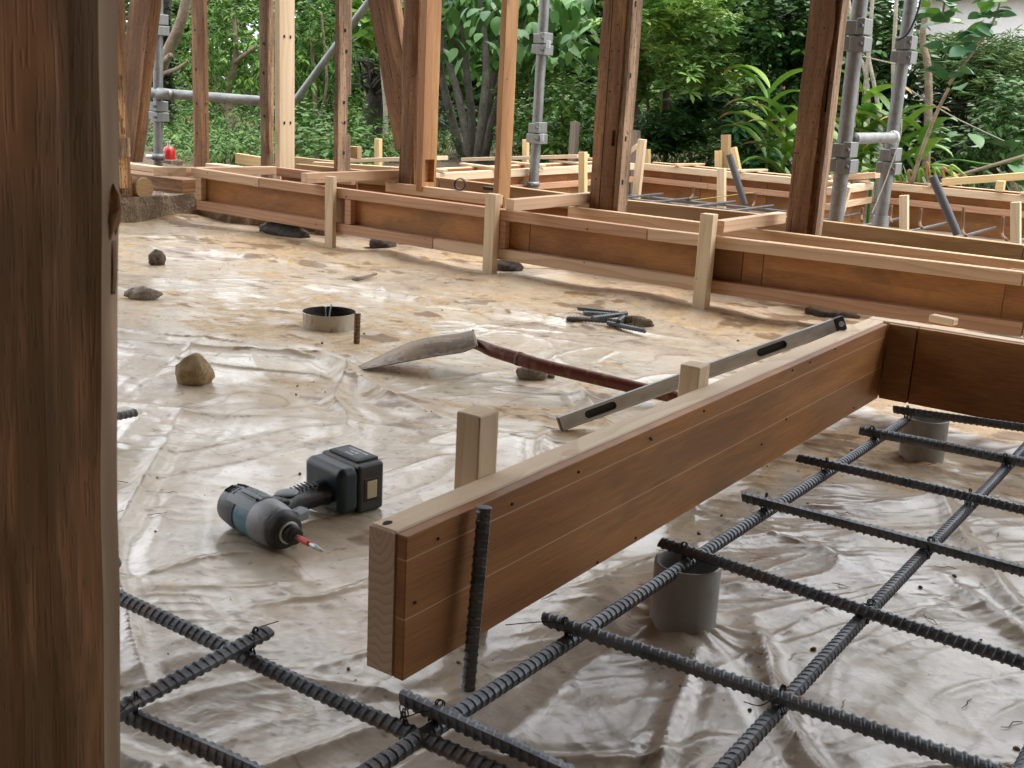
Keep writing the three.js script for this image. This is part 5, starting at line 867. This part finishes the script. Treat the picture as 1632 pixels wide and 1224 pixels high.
// a large single leaf as a part of its own
function bigLeaf(t, p, dir, L, geo, mat, roll = 0) { const x = dir.clone().normalize(), y = V(0, 1, 0).addScaledVector(x, -x.y).normalize(), z = V(0, 0, 0).crossVectors(x, y); const yy = y.clone().multiplyScalar(Math.cos(roll)).addScaledVector(z, Math.sin(roll)), zz = V(0, 0, 0).crossVectors(x, yy); const m = shade(new THREE.Mesh(geo, mat)); m.name = 'leaf'; t.add(m); m.position.copy(p).sub(t.position); m.quaternion.setFromRotationMatrix(new THREE.Matrix4().makeBasis(x, yy, zz)); m.scale.setScalar(L); return m; }
const tinted = (r, g, b, rough = .42, tr = .35) => new THREE.MeshPhysicalMaterial({ color: new THREE.Color().setRGB(r, g, b), roughness: rough, transmission: tr, thickness: 0, specularIntensity: .55 });

// far wall of foliage behind everything, five broad dark trees
const BG = 'dark trees closing the garden';
[[150, 240], [430, 250], [700, 250], [960, 240], [1170, 240]].forEach(([px, py], i) => tree('garden_tree', ['broad dark evergreen of the garden, behind the ivy trunk', 'dark evergreen behind the willow-leaved shrubs', 'dark evergreen behind the clump of grey stems', 'dark evergreen behind the crooked rosette tree', 'dark evergreen behind the glossy camellia'][i], 'tree', [px, py, -10.5], [[[px, py, -10.5, .12, 1], [px + 12, 60, -10.5, .09], [px - 6, -200, -10.5, .05]], [[px + 8, 120, -10.5, .05], [px + 90, 20, -10.3, .02]], [[px + 8, 110, -10.5, .05], [px - 90, -20, -10.6, .02]]], [[px, 60, -10.4, 190, 170, 1.2, 1500], [px + 60, -100, -10.6, 210, 80, 1.2, 450]], LG.ovate, LMmatte, { L: .095, col: [0.068, 0.150, 0.029], per: 7, twig: .16, vary: .4 }, M.barkDark, BG));

[[60, 250], [280, 250], [520, 250], [760, 250], [1000, 250], [1220, 250], [1320, 255]].forEach(([px, py], i) => tree('background_tree', ['behind the ivy trunk', 'behind the white railing', 'behind the willow-leaved shrubs', 'behind the grey stems', 'behind the crooked tree', 'behind the camellia', 'beside the white house'][i].replace(/^/, 'dark tree of the farthest row, '), 'tree', [px, py, -13], [[[px, py, -13, .12, 1], [px + 12, 60, -13, .09], [px - 6, -80, -13, .05]]], [[px, 110, -13, i === 6 ? 95 : 150, 130, .8, i === 6 ? 700 : 1100], [px + 40, -20, -13, 150, 60, .8, i === 6 ? 0 : 450]], LG.round, LMmatte, { L: .17, col: [0.047, 0.100, 0.023], per: 6, twig: .2, vary: .4 }, M.barkDark, 'farthest row of trees'));
tree('dark_shrub', 'dark leafy shrub behind the scaffold ladder and its pale stems', 'shrub', [1420, 270, -8.6], [[[1420, 280, -8.6, .03, 1], [1425, 120, -8.6, .02]]], [[1405, 95, -8.6, 52, 105, .5, 380], [1530, 200, -9.3, 110, 80, .4, 380], [1420, 215, -8.4, 80, 60, .4, 200]], LG.ovate, LMmatte, { L: .09, col: [0.054, 0.119, 0.027], per: 7, twig: .12 }, M.barkDark);
// 1 ivy trunk with sawn limbs, far left
tree('old_tree', 'thick dark ivy-grown trunk with sawn-off limbs, behind the pole by the kerb', 'tree', [262, 250, -5.6], [[[262, 262, -5.6, .085, 1], [262, 160, -5.6, .075], [255, 60, -5.6, .08], [262, -120, -5.6, .07]]], [[262, 120, -5.58, 16, 130, .10, 240]], LG.ovate, LM, { L: .045, col: [0.024, 0.056, 0.015], per: 6, twig: .05 }, M.barkDark);
tree('pruned_branch', 'curved tan bough with a pale sawn stub, crossing the pole by the kerb', 'tree', [255, 118, -5.35], [[[254, 120, -5.35, .035], [268, 82, -5.35, .040], [290, 30, -5.35, .036], [305, -60, -5.35, .03]], [[258, 112, -5.3, .022], [263, 98, -5.25, .02], [272, 88, -5.2, .019]], [[262, 116, -5.3, .016], [282, 110, -5.25, .014], [300, 98, -5.2, .010]]], [], LG.lance, LM, { L: .05, col: [0.068, 0.125, 0.032] }, M.barkTan);
// 2 willow-leaved shrubs
tree('leafy_shrub', 'bright green narrow-leaved shrub with slim tan stems behind the slim dark post', 'shrub', [375, 250, -6.2], [[[374, 256, -6.2, .030, 1], [368, 190, -6.2, .028], [364, 140, -6.2, .024], [376, 90, -6.2, .022], [372, 20, -6.2, .014]], [[374, 100, -6.2, .02], [392, 86, -6.15, .016], [412, 72, -6.1, .012]], [[368, 178, -6.2, .022], [350, 160, -6.2, .014], [342, 120, -6.2, .008]], [[388, 215, -6.3, .03], [370, 200, -6.2, .02], [360, 180, -6.2, .014]]], [[350, 40, -6.3, 75, 70, .5, 300], [395, 110, -6.4, 50, 60, .4, 170], [300, 130, -6.3, 50, 60, .4, 180], [360, 190, -6.5, 80, 40, .4, 150], [360, -70, -6.4, 110, 60, .6, 90]], LG.lance, LM, { L: .072, col: [0.15, 0.285, 0.048], per: 7, twig: .11, droop: .35 }, M.barkTan);
tree('leafy_shrub', 'dense willow-leaved shrub filling the gap beside the pale new stud', 'shrub', [500, 250, -6.0], [[[500, 256, -6.0, .022, 1], [503, 180, -6.0, .018], [496, 60, -6.0, .012]], [[500, 220, -6.0, .016], [520, 140, -6.0, .010], [512, 20, -6.0, .008]]], [[500, 60, -6.1, 48, 90, .45, 340], [490, 180, -6.3, 50, 55, .4, 220], [540, 140, -6.4, 60, 90, .4, 200], [500, -70, -6.1, 80, 60, .5, 80]], LG.lance, LM, { L: .072, col: [0.145, 0.28, 0.055], per: 7, twig: .1, droop: .4 }, M.barkTan);
// 3 dead stump
tree('dead_stump', 'blackened stump with a tangle of bare whitish twigs, beside the thick crumbling post', 'tree stump', [592, 245, -5.9], [[[596, 256, -5.9, .075, 1], [592, 190, -5.9, .07], [598, 140, -5.9, .06], [588, 110, -5.9, .03]]].concat(Array.from({ length: 16 }, (_, i) => { const r = mulberry(i + 90), x = 585 + r() * 24, y = 150 - r() * 30; return [[x, y, -5.85, .012], [x + (r() - .5) * 50, y - 8 - r() * 22, -5.8, .009], [x + (r() - .5) * 90, y - r() * 50 + 10, -5.75 - r() * .3, .004]]; })), [], LG.lance, LM, {}, M.barkDark);
tree('pale_sapling', 'single pale sapling stem beside the blackened stump', 'tree', [616, 245, -5.7], [[[617, 256, -5.7, .016, 1], [614, 170, -5.7, .015], [610, 60, -5.7, .012], [640, 0, -5.7, .008], [560, -40, -5.7, .006]]], [[600, 20, -5.7, 40, 40, .25, 60]], LG.round, LM, { L: .09, col: [0.176, 0.338, 0.053], per: 5, twig: .1 }, M.barkPale);
// 4 clump of grey stems with large hanging leaves
{
  const stems = [[740, 720, 700, 690], [748, 752, 742, 735], [758, 768, 775, 760], [764, 776, 790, 800], [770, 786, 820, 860], [750, 738, 716, 660]].map(([a, b, c, d], i) => [[a, 262, -6.4 + .12 * (i % 3), .032 - .004 * (i % 3), 1], [b, 190, -6.4 + .12 * (i % 3), .03 - .003 * (i % 2)], [c, 100, -6.4 + .1 * (i % 3), .025], [d, -40, -6.4, .016]]);
  stems.push([[790, 150, -6.4, .03], [830, 80, -6.3, .02], [890, 40, -6.1, .01]], [[742, 110, -6.4, .022], [720, 60, -6.2, .015], [690, 30, -6.0, .008]]);
  const t = tree('broadleaf_tree', 'clump of smooth grey stems under a canopy of large hanging oval leaves', 'tree', [755, 250, -6.4], stems, [[760, -20, -6.5, 190, 60, .5, 260], [760, -100, -6.4, 200, 50, .7, 60], [720, 60, -6.8, 50, 50, .3, 40], [870, 55, -6.5, 70, 50, .3, 80]], LG.ovate, LM, { L: .115, col: [0.11, 0.25, 0.05], per: 5, twig: .14, droop: .75 }, M.barkGrey);
  const mats = [tinted(.075, .19, .045), tinted(.10, .235, .055), tinted(.055, .145, .045)];
  for (let i = 0; i < 240; i++) { const px = rr(690, 945), py = rr(-25, 92) * (px > 740 && px < 800 ? .8 : 1), p = onZ(px, py, rr(-6.25, -5.55)), a = rr(0, 6.28); bigLeaf(t, p, V(Math.cos(a) * .8, rr(-1.1, -.1), Math.sin(a) * .8), rr(.08, .135), LB.ovate, mats[i % 3], rr(-.5, .5)); }
}
// 5 saplings by the tagged pole
tree('young_shrub', 'light green young shrub with toothed leaves, behind the pole with the tag plates', 'shrub', [900, 240, -6.4], [[[900, 258, -6.4, .010, 1], [896, 180, -6.4, .008], [900, 120, -6.4, .005]], [[840, 258, -6.4, .009, 1], [845, 190, -6.4, .006], [842, 110, -6.4, .004]]], [[905, 150, -6.35, 38, 35, .3, 70], [840, 180, -6.3, 28, 70, .3, 90], [925, 210, -6.4, 40, 35, .3, 80], [880, 225, -6.3, 60, 25, .3, 80]], LG.ovate, LM, { L: .055, col: [0.14, 0.27, 0.05], per: 7, twig: .1 }, M.barkTan);
// 6 crooked tree with rosettes
tree('crooked_tree', 'crooked tan-stemmed tree with pale green leaf rosettes, beside the cracked post', 'tree', [1025, 240, -6.9], [[[1030, 256, -6.9, .042, 1], [1022, 200, -6.9, .036], [1008, 165, -6.9, .034], [1012, 120, -6.9, .028], [1030, 80, -6.9, .018]], [[1016, 160, -6.9, .030], [1024, 140, -6.85, .026], [1030, 115, -6.8, .022], [1052, 98, -6.75, .016], [1080, 88, -6.7, .010]], [[1060, 180, -7.0, .03], [1062, 140, -7.0, .026], [1070, 105, -6.95, .018], [1078, 92, -6.9, .010]], [[1036, 190, -6.8, .014], [1030, 150, -6.8, .010]], [[1125, 185, -7.0, .02], [1140, 200, -6.95, .026], [1160, 206, -6.9, .024]]], [[1050, 30, -6.5, 70, 50, .6, 75], [1125, 75, -6.6, 60, 50, .6, 70], [1090, 20, -6.2, 70, 30, .3, 34], [1110, 120, -6.3, 50, 25, .2, 18], [1020, 100, -6.8, 25, 35, .2, 30], [1090, -60, -6.9, 120, 40, .5, 40], [1100, 150, -7.4, 80, 40, .3, 60]], LG.rosette, LM, { L: .085, col: [0.22, 0.36, 0.09], per: 4, twig: .13, droop: .05 }, M.barkTan);
tree('rosette_bush', 'low bush of dark green leaf rosettes behind the far form, beside the broken stake', 'shrub', [1060, 250, -6.6], [[[1060, 262, -6.6, .012, 1], [1060, 200, -6.6, .008]]], [[1060, 215, -6.6, 50, 35, .25, 60], [1110, 165, -6.8, 40, 30, .25, 36]], LG.rosette, LM, { L: .11, col: [0.085, 0.20, 0.06], per: 2, twig: .08, droop: .05 }, M.barkTan);
tree('rosette_bush', 'low bush of leaf rosettes by the broken stake, below the tall lily leaves', 'shrub', [1195, 265, -6.7], [[[1190, 275, -6.7, .012, 1], [1190, 215, -6.7, .008]]], [[1185, 220, -6.7, 36, 40, .25, 46], [1215, 262, -6.6, 30, 18, .2, 24]], LG.rosette, LM, { L: .11, col: [0.085, 0.20, 0.065], per: 2, twig: .08, droop: .05 }, M.barkTan);
// 7 sunlit heart leaves and camellia
{
  const t = tree('heartleaf_tree', 'spray of thin yellow-green heart-shaped leaves hanging above the crooked tree', 'tree', [1165, -40, -7.3], [[[1250, 240, -7.6, .03, 1], [1240, 80, -7.5, .022], [1200, -20, -7.3, .014], [1130, -30, -7.2, .008]]], [[1170, -50, -7.3, 80, 40, .4, 30]], LG.heart, LM, { L: .11, col: [0.2, 0.33, 0.03], per: 4, twig: .12, droop: .5 }, M.barkTan);
  const mats = [tinted(.24, .40, .03, .45, .55), tinted(.18, .34, .03, .45, .55)]; for (let i = 0; i < 75; i++) { const px = rr(1108, 1212), py = rr(-15, 52) * sst(1085, 1180, px) + rr(-10, 6), p = onZ(px, py, rr(-7.3, -6.9)), a = rr(0, 6.28); bigLeaf(t, p, V(Math.cos(a), rr(-1.4, -.2), Math.sin(a) * .7), rr(.07, .11), LB.heart, mats[i % 2], rr(-.5, .5)); }
}
tree('camellia_bush', 'dense glossy dark camellia behind the dark rebated post', 'shrub', [1255, 240, -6.8], [[[1262, 262, -6.8, .03, 1], [1258, 150, -6.8, .025], [1250, 20, -6.8, .014]]], [[1245, 50, -6.8, 48, 62, .45, 240], [1290, 110, -6.9, 50, 70, .4, 200], [1330, 60, -7.0, 50, 80, .4, 220], [1250, -60, -6.8, 70, 40, .4, 70]], LG.ovate, leafM(.3, .2), { L: .07, col: [0.043, 0.110, 0.027], per: 7, twig: .09 }, M.barkDark);
// 8 lily-like ginger plants: every blade is a leaf of its own
function blade(t, p, dir, L, W, droop, mat, dry) {
  const n = 12, P = [], I = [], s = V(0, 0, 0).crossVectors(dir, V(0, 1, 0)).normalize(); let q = p.clone(), d = dir.clone().normalize();
  for (let i = 0; i <= n; i++) { const f = i / n, w = W * Math.pow(Math.sin(Math.PI * Math.pow(f * .985 + .015, .72)), .85) / 2; const u = V(0, 0, 0).crossVectors(s, d).normalize(); P.push(...q.toArray(), ...q.clone().addScaledVector(s, w).addScaledVector(u, w * .35).toArray(), ...q.clone().addScaledVector(s, -w).addScaledVector(u, w * .35).toArray()); q.addScaledVector(d, L / n); d.y -= droop / n * (.4 + 1.4 * f); d.normalize(); }
  for (let i = 0; i < n; i++) { const a = i * 3, b = a + 3; I.push(a, b, a + 1, b, b + 1, a + 1, a, a + 2, b, b, a + 2, b + 2); }
  const mk = (i0, i1, m, name) => { const g = new THREE.BufferGeometry(); g.setAttribute('position', new THREE.Float32BufferAttribute(P.slice(i0 * 9, (i1 + 1) * 9), 3)); g.setIndex(I.slice(0, (i1 - i0) * 12)); g.computeVertexNormals(); const z = part(name, g, m, t); return z; };
  if (dry < n) mk(0, dry, mat, 'leaf'); if (dry < n) mk(dry, n, tinted2, 'dry_leaf_tip'); else mk(0, n, mat, 'leaf');
}
const tinted2 = tinted(.42, .26, .10, .8, .3);
const gm = [tinted(.22, .42, .06, .4, .45), tinted(.29, .47, .08, .4, .45), tinted(.16, .35, .06, .4, .45)];
function ginger(label, stalks, z) {
  const b = onZ(stalks[0][0], stalks[0][1], z); b.y = groundH(b.x, b.z); const t = thing('ginger_lily', label, 'plant', b, 'lily-like plants');
  stalks.forEach(([x0, y0, x1, y1, nl, Lf], k) => { const a = onZ(x0, y0, z), c = onZ(x1, y1, z); a.y = Math.min(a.y, groundH(a.x, a.z) + .0); part('stalk', tube([a, a.clone().lerp(c, .5).add(V(.01, 0, 0)), c], [.010, .008, .005], 8, 5), gm[2], t); for (let i = 0; i < nl; i++) { const f = lerp(.42, 1, i / (nl - 1)), p = a.clone().lerp(c, f), s = i % 2 ? 1 : -1, ang = rr(-.5, .5) + (k % 2) * .5; blade(t, p, V(s * Math.cos(ang), rr(.7, 1.5), Math.sin(ang) * .8), Lf * rr(.75, 1.1), rr(.075, .11), rr(1.2, 2.2), gm[i % 3], i % 3 === 1 ? 9 : i % 4 === 2 ? 8 : 12); } });
}
ginger('tall lily-like plant with arching yellow-green leaves beside the dark rebated post', [[1222, 285, 1226, 140, 11, .36], [1243, 285, 1256, 195, 9, .30], [1262, 285, 1266, 215, 7, .26]], -6.25);
ginger('lily-like plant with long arching leaves around the two scaffold ladder legs', [[1335, 285, 1344, 200, 8, .32], [1372, 285, 1376, 150, 9, .34], [1392, 285, 1388, 190, 7, .30]], -6.15);
ginger('lily-like plant with a broad drooping leaf and withered stems, beyond the scaffold ladder', [[1432, 290, 1434, 205, 9, .40], [1452, 290, 1470, 215, 7, .34], [1418, 290, 1420, 180, 7, .3]], -6.1);
// withered yellow stems
{ const b = onZ(1470, 285, -6.0); b.y = groundH(b.x, b.z); const t = thing('withered_plant', 'withered yellow plant with drooping dry leaves on the far form', 'plant', b); for (let i = 0; i < 7; i++) { const x = 1436 + i * 14, p = onZ(x, 290, -6.0), q = onZ(x + rr(-6, 10), rr(258, 272), -6.0), e = onZ(x + rr(4, 22), rr(278, 290), -6.0); part('stalk', tube([p, q, e], [.007, .008, .004], 6, 6), i % 2 ? tinted2 : gm[1], t); } }
// 9 bundle of pale bare stems behind the ladder
for (const [i, a] of [[0, [[1352, 285], [1360, 200], [1366, 120], [1350, -20]]], [1, [[1372, 285], [1376, 180], [1384, 90], [1392, -20]]], [2, [[1386, 285], [1384, 190], [1378, 110], [1352, 60], [1344, -20]]], [3, [[1402, 285], [1404, 210], [1396, 150], [1384, 90], [1376, 40]]], [4, [[1420, 285], [1424, 180], [1424, 100], [1430, -20]]]].map(q => q)) tree('bare_stem', 'pale bare stem in the bundle behind the scaffold ladder', 'stem', [a[0][0], 270, -6.5], [a.map(([x, y], j) => [x, y, -6.5, .016 - .002 * j, j ? 0 : 1])], [], LG.lance, LM, {}, M.barkPale, 'bundle of pale stems');
tree('slanting_stem', 'slender tan stem slanting up from the withered plant', 'stem', [1440, 285, -5.95], [[[1438, 288, -5.95, .011, 1], [1480, 210, -5.95, .010], [1512, 140, -5.95, .008]]], [], LG.lance, LM, {}, M.barkTan);
// 10 round-leaved branch
{
  const t = tree('roundleaf_tree', 'slender tree with a spray of round blue-green leaves, beyond the scaffold ladder', 'tree', [1478, 285, -6.6], [[[1478, 288, -6.6, .022, 1], [1480, 170, -6.6, .022], [1478, 100, -6.6, .020], [1470, 60, -6.6, .018], [1486, -20, -6.6, .014]], [[1512, 134, -6.1, .008], [1545, 90, -6.1, .007], [1580, 40, -6.1, .006], [1602, -20, -6.1, .005]], [[1502, 30, -6.3, .006], [1508, -30, -6.3, .005]]], [], LG.round, LM, {}, M.barkTan);
  const mats = [tinted(.06, .165, .075, .45, .3), tinted(.085, .21, .085, .45, .3), tinted(.15, .32, .05, .45, .5)], pts = [];
  for (let i = 0; i < 66; i++) { const f = i / 66, cx = lerp(1505, 1598, f) + rr(-42, 26) * (1 - .55 * f), cy = lerp(118, 5, f) + rr(-22, 22); pts.push([cx, cy, rr(-6.2, -5.95)]); } for (let i = 0; i < 26; i++) pts.push([rr(1480, 1520), rr(-15, 40), rr(-6.5, -6.2)]);
  pts.forEach(([x, y, z], i) => { const p = onZ(x, y, z), a = rr(0, 6.28); bigLeaf(t, p, V(Math.cos(a), rr(-.45, .35), Math.sin(a)), rr(.065, .105), LB.round, mats[y < 40 && i % 3 === 0 ? 2 : i % 2], rr(-.6, .6)); });
}
// 11 dying conifer hedge at the right
{
  const st = [[[1560, 285, -8.2, .05, 1], [1555, 200, -8.2, .04], [1560, 120, -8.2, .03]]]; for (let i = 0; i < 60; i++) { const r = mulberry(i + 700), x = 1490 + r() * 180, y = 95 + r() * 160, l = 25 + r() * 60, a = r() * 6.28; st.push([[x, y, -8.1 - r() * .7, .012], [x + Math.cos(a) * l * .5, y - 8 + Math.sin(a) * l * .25, -8 - r() * .6, .008], [x + Math.cos(a) * l, y + Math.sin(a) * l * .5, -7.9 - r() * .6, .003]]); }
  tree('conifer_hedge', 'half-dead conifer hedge, green outside and black with bare twigs inside, below the white house', 'hedge', [1560, 270, -8.2], st, [[1590, 108, -8.4, 110, 26, .5, 420], [1625, 150, -8.0, 36, 50, .4, 170], [1520, 92, -8.6, 60, 14, .4, 120], [1600, 180, -8.9, 110, 70, .3, 200]], LG.spray, LMmatte, { L: .11, col: [0.074, 0.131, 0.029], per: 6, twig: .14, droop: .2 }, M.barkDark);
  tree('low_shrub', 'small-leaved green shrub under the conifer hedge', 'shrub', [1610, 250, -7.2], [[[1612, 288, -7.2, .012, 1], [1610, 220, -7.2, .008]]], [[1612, 185, -7.2, 45, 45, .3, 150], [1540, 235, -7.4, 70, 30, .3, 150]], LG.ovate, LM, { L: .055, col: [0.074, 0.169, 0.037], per: 7, twig: .09 }, M.barkDark);
}
// squash leaves on the ground at the right
{ const b = onZ(1550, 275, -6.5); b.y = groundH(b.x, b.z); const t = thing('gourd_vine', 'low vine with broad lobed leaves under the sloping rope', 'plant', b); const mats = [tinted(.075, .19, .06), tinted(.055, .15, .05)]; for (let i = 0; i < 34; i++) { const x = rr(1465, 1650), y = rr(205, 282), p = onZ(x, y, rr(-6.9, -6.2)), a = rr(0, 6.28); if (p.y < .12) p.y = .12 + rnd() * .1; bigLeaf(t, p, V(Math.cos(a), rr(-.5, .3), Math.sin(a)), rr(.08, .13), LB.heart, mats[i % 2], rr(-.5, .5)); } part('vine_stem', tube([onZ(1465, 270, -6.6), onZ(1520, 255, -6.5), onZ(1580, 262, -6.5), onZ(1650, 250, -6.6)], [.005, .005], 6, 6), gm[2], t); }
// low plants and grass along the forms
const lowG = 'low greenery along the foot of the garden';
[[300, 240, -4.8], [500, 242, -4.7], [660, 235, -5.9], [860, 232, -6.7], [960, 225, -6.9], [1150, 250, -7.2]].forEach(([px, py, z], i) => tree('ground_plant', ['low leafy plant behind the slim dark post', 'low leafy plant behind the weathered notched post', 'low leafy plant behind the thick crumbling post', 'low leafy plant behind the orange stud', 'low leafy plant beside the cracked post', 'low leafy plant behind the broken stake'][i], 'plant', [px, 250, z], [[[px, 262, z, .008, 1], [px + 4, py, z, .005]]], [[px, py, z, 70, 26, .4, 110], [px + 20, py - 40, z - .6, 90, 40, .4, 120]], i % 2 ? LG.ovate : LG.lance, LM, { L: .06, col: [0.105, 0.215, 0.042], per: 6, twig: .1 }, M.barkTan, lowG));
{ const n = 2600, g = blade0(), m = new THREE.InstancedMesh(g, LMmatte, n); function blade0() { return leafGeo(1, .05, { seg: 4, fold: .4, bend: .5, wide: .3 }).rotateZ(1.15); } for (let i = 0; i < n; i++) { const cl = i % 3, x = cl === 0 ? rr(-6.8, -5.2) : cl === 1 ? rr(-9, -3) : rr(-5.5, -1), z = cl === 0 ? rr(-5.8, -5.0) : rr(-8, -6.5); const s = rr(.08, .26); MT.compose(V(x, groundH(x, z), z), Q.setFromEuler(new THREE.Euler(0, rr(0, 6.28), 0)), V(s, s, s)); m.setMatrixAt(i, MT); const k = rr(.6, 1.3); m.setColorAt(i, CC.setRGB(.10 * k, .19 * k, .045 * k)); } m.name = 'grass'; m.userData = { label: 'rough grass along the edge of the garden', category: 'grass', kind: 'stuff' }; scene.add(shade(m)); }
[[345, 243, -4.6, 'leafy weeds behind the wood offcut by the slim dark post'], [395, 240, -5.4, 'leafy weeds behind the yellow board end'], [240, 244, -5.0, 'leafy weeds at the foot of the ivy trunk'], [580, 238, -5.2, 'leafy weeds in front of the blackened stump']].forEach(([px, py, z, lab]) => tree('ground_plant', lab, 'plant', [px, 252, z], [[[px, 262, z, .006, 1], [px + 3, py, z, .004]]], [[px, py, z, 62, 20, .35, 120]], LG.lance, LM, { L: .055, col: [0.105, 0.215, 0.042], per: 6, twig: .08 }, M.barkTan, lowG));
// fence of dark iron bars behind the shrubs
{
  const z = -8.0, yr = onZ(960, 186, z).y, t = thing('iron_fence', 'dark iron fence of thin upright bars, seen through the shrubs', 'fence', V(-5.5, .12, z)), iron = new THREE.MeshStandardMaterial({ color: 0x15161a, roughness: .5, metalness: .4 });
  for (const y of [yr, .2]) part('rail', at(cbox(9, .03, .03), -5.6, y, z), iron, t); for (let i = 0; i < 52; i++) part('bar', new THREE.CylinderGeometry(.009, .009, yr - .1, 8).translate(-10 + i * .17, (yr + .1) / 2, z), iron, t); for (let i = 0; i < 6; i++) part('fence_post', at(cbox(.045, yr, .045), -9.9 + i * 1.75, yr / 2 + .05, z - .02), iron, t);
}
// white railing glimpsed at the far left
{ const z = -7.6, t = thing('white_railing', 'white railing glimpsed behind the shrubs', 'railing', V(-8.8, .1, z)), w = new THREE.MeshStandardMaterial({ color: 0xc9ccd2, roughness: .6 }); for (const py of [205, 218, 240]) { const p = onZ(280, py, z), q = onZ(415, py + 4, z); part('rail', bar(p, q, .05, .03), w, t); } for (const px of [288, 318, 350, 384, 410]) { const p = onZ(px, 200, z), q = onZ(px, 255, z); part('upright', bar(p, q, .04, .03, .0015, V(1, 0, 0)), w, t); } }
// white house beyond the hedge
{
  const z = -14, a = onZ(1462, 30, z), yT = onZ(1560, 26, z).y, t = thing('white_house', 'white rendered house with a dark tiled roof edge, beyond the conifer hedge', 'house', V(a.x + 4, 0, z - 2)), wm = rocky([.83, .82, .80], [.77, .76, .74], 41, 1.2, .002, .85), dm = new THREE.MeshStandardMaterial({ color: 0x4a4450, roughness: .5 });
  part('wall', at(cbox(9, yT + .3, 4), a.x + 4.5, (yT + .3) / 2 - .1, z - 2.01), wm, t); part('eave_board', at(cbox(9.6, .09, .3), a.x + 4.4, yT + .26, z + .10), wm, t); part('gutter', bar(V(a.x - .5, yT + .38, z + .28), V(a.x + 9.3, yT + .38, z + .28), .12, .12), dm, t);
  for (let r = 0; r < 5; r++) { const rg = []; part('tile_course', bar(V(a.x - .5, yT + .48 + r * .12, z + .25 - r * .28), V(a.x + 9.3, yT + .48 + r * .12, z + .25 - r * .28), .05, .32), dm, t); }
  const wn = part('window', at(cbox(.9, .8, .05), a.x + 2.4, .9, z + .005), dm, t);
}
renderer.render(scene, camera);
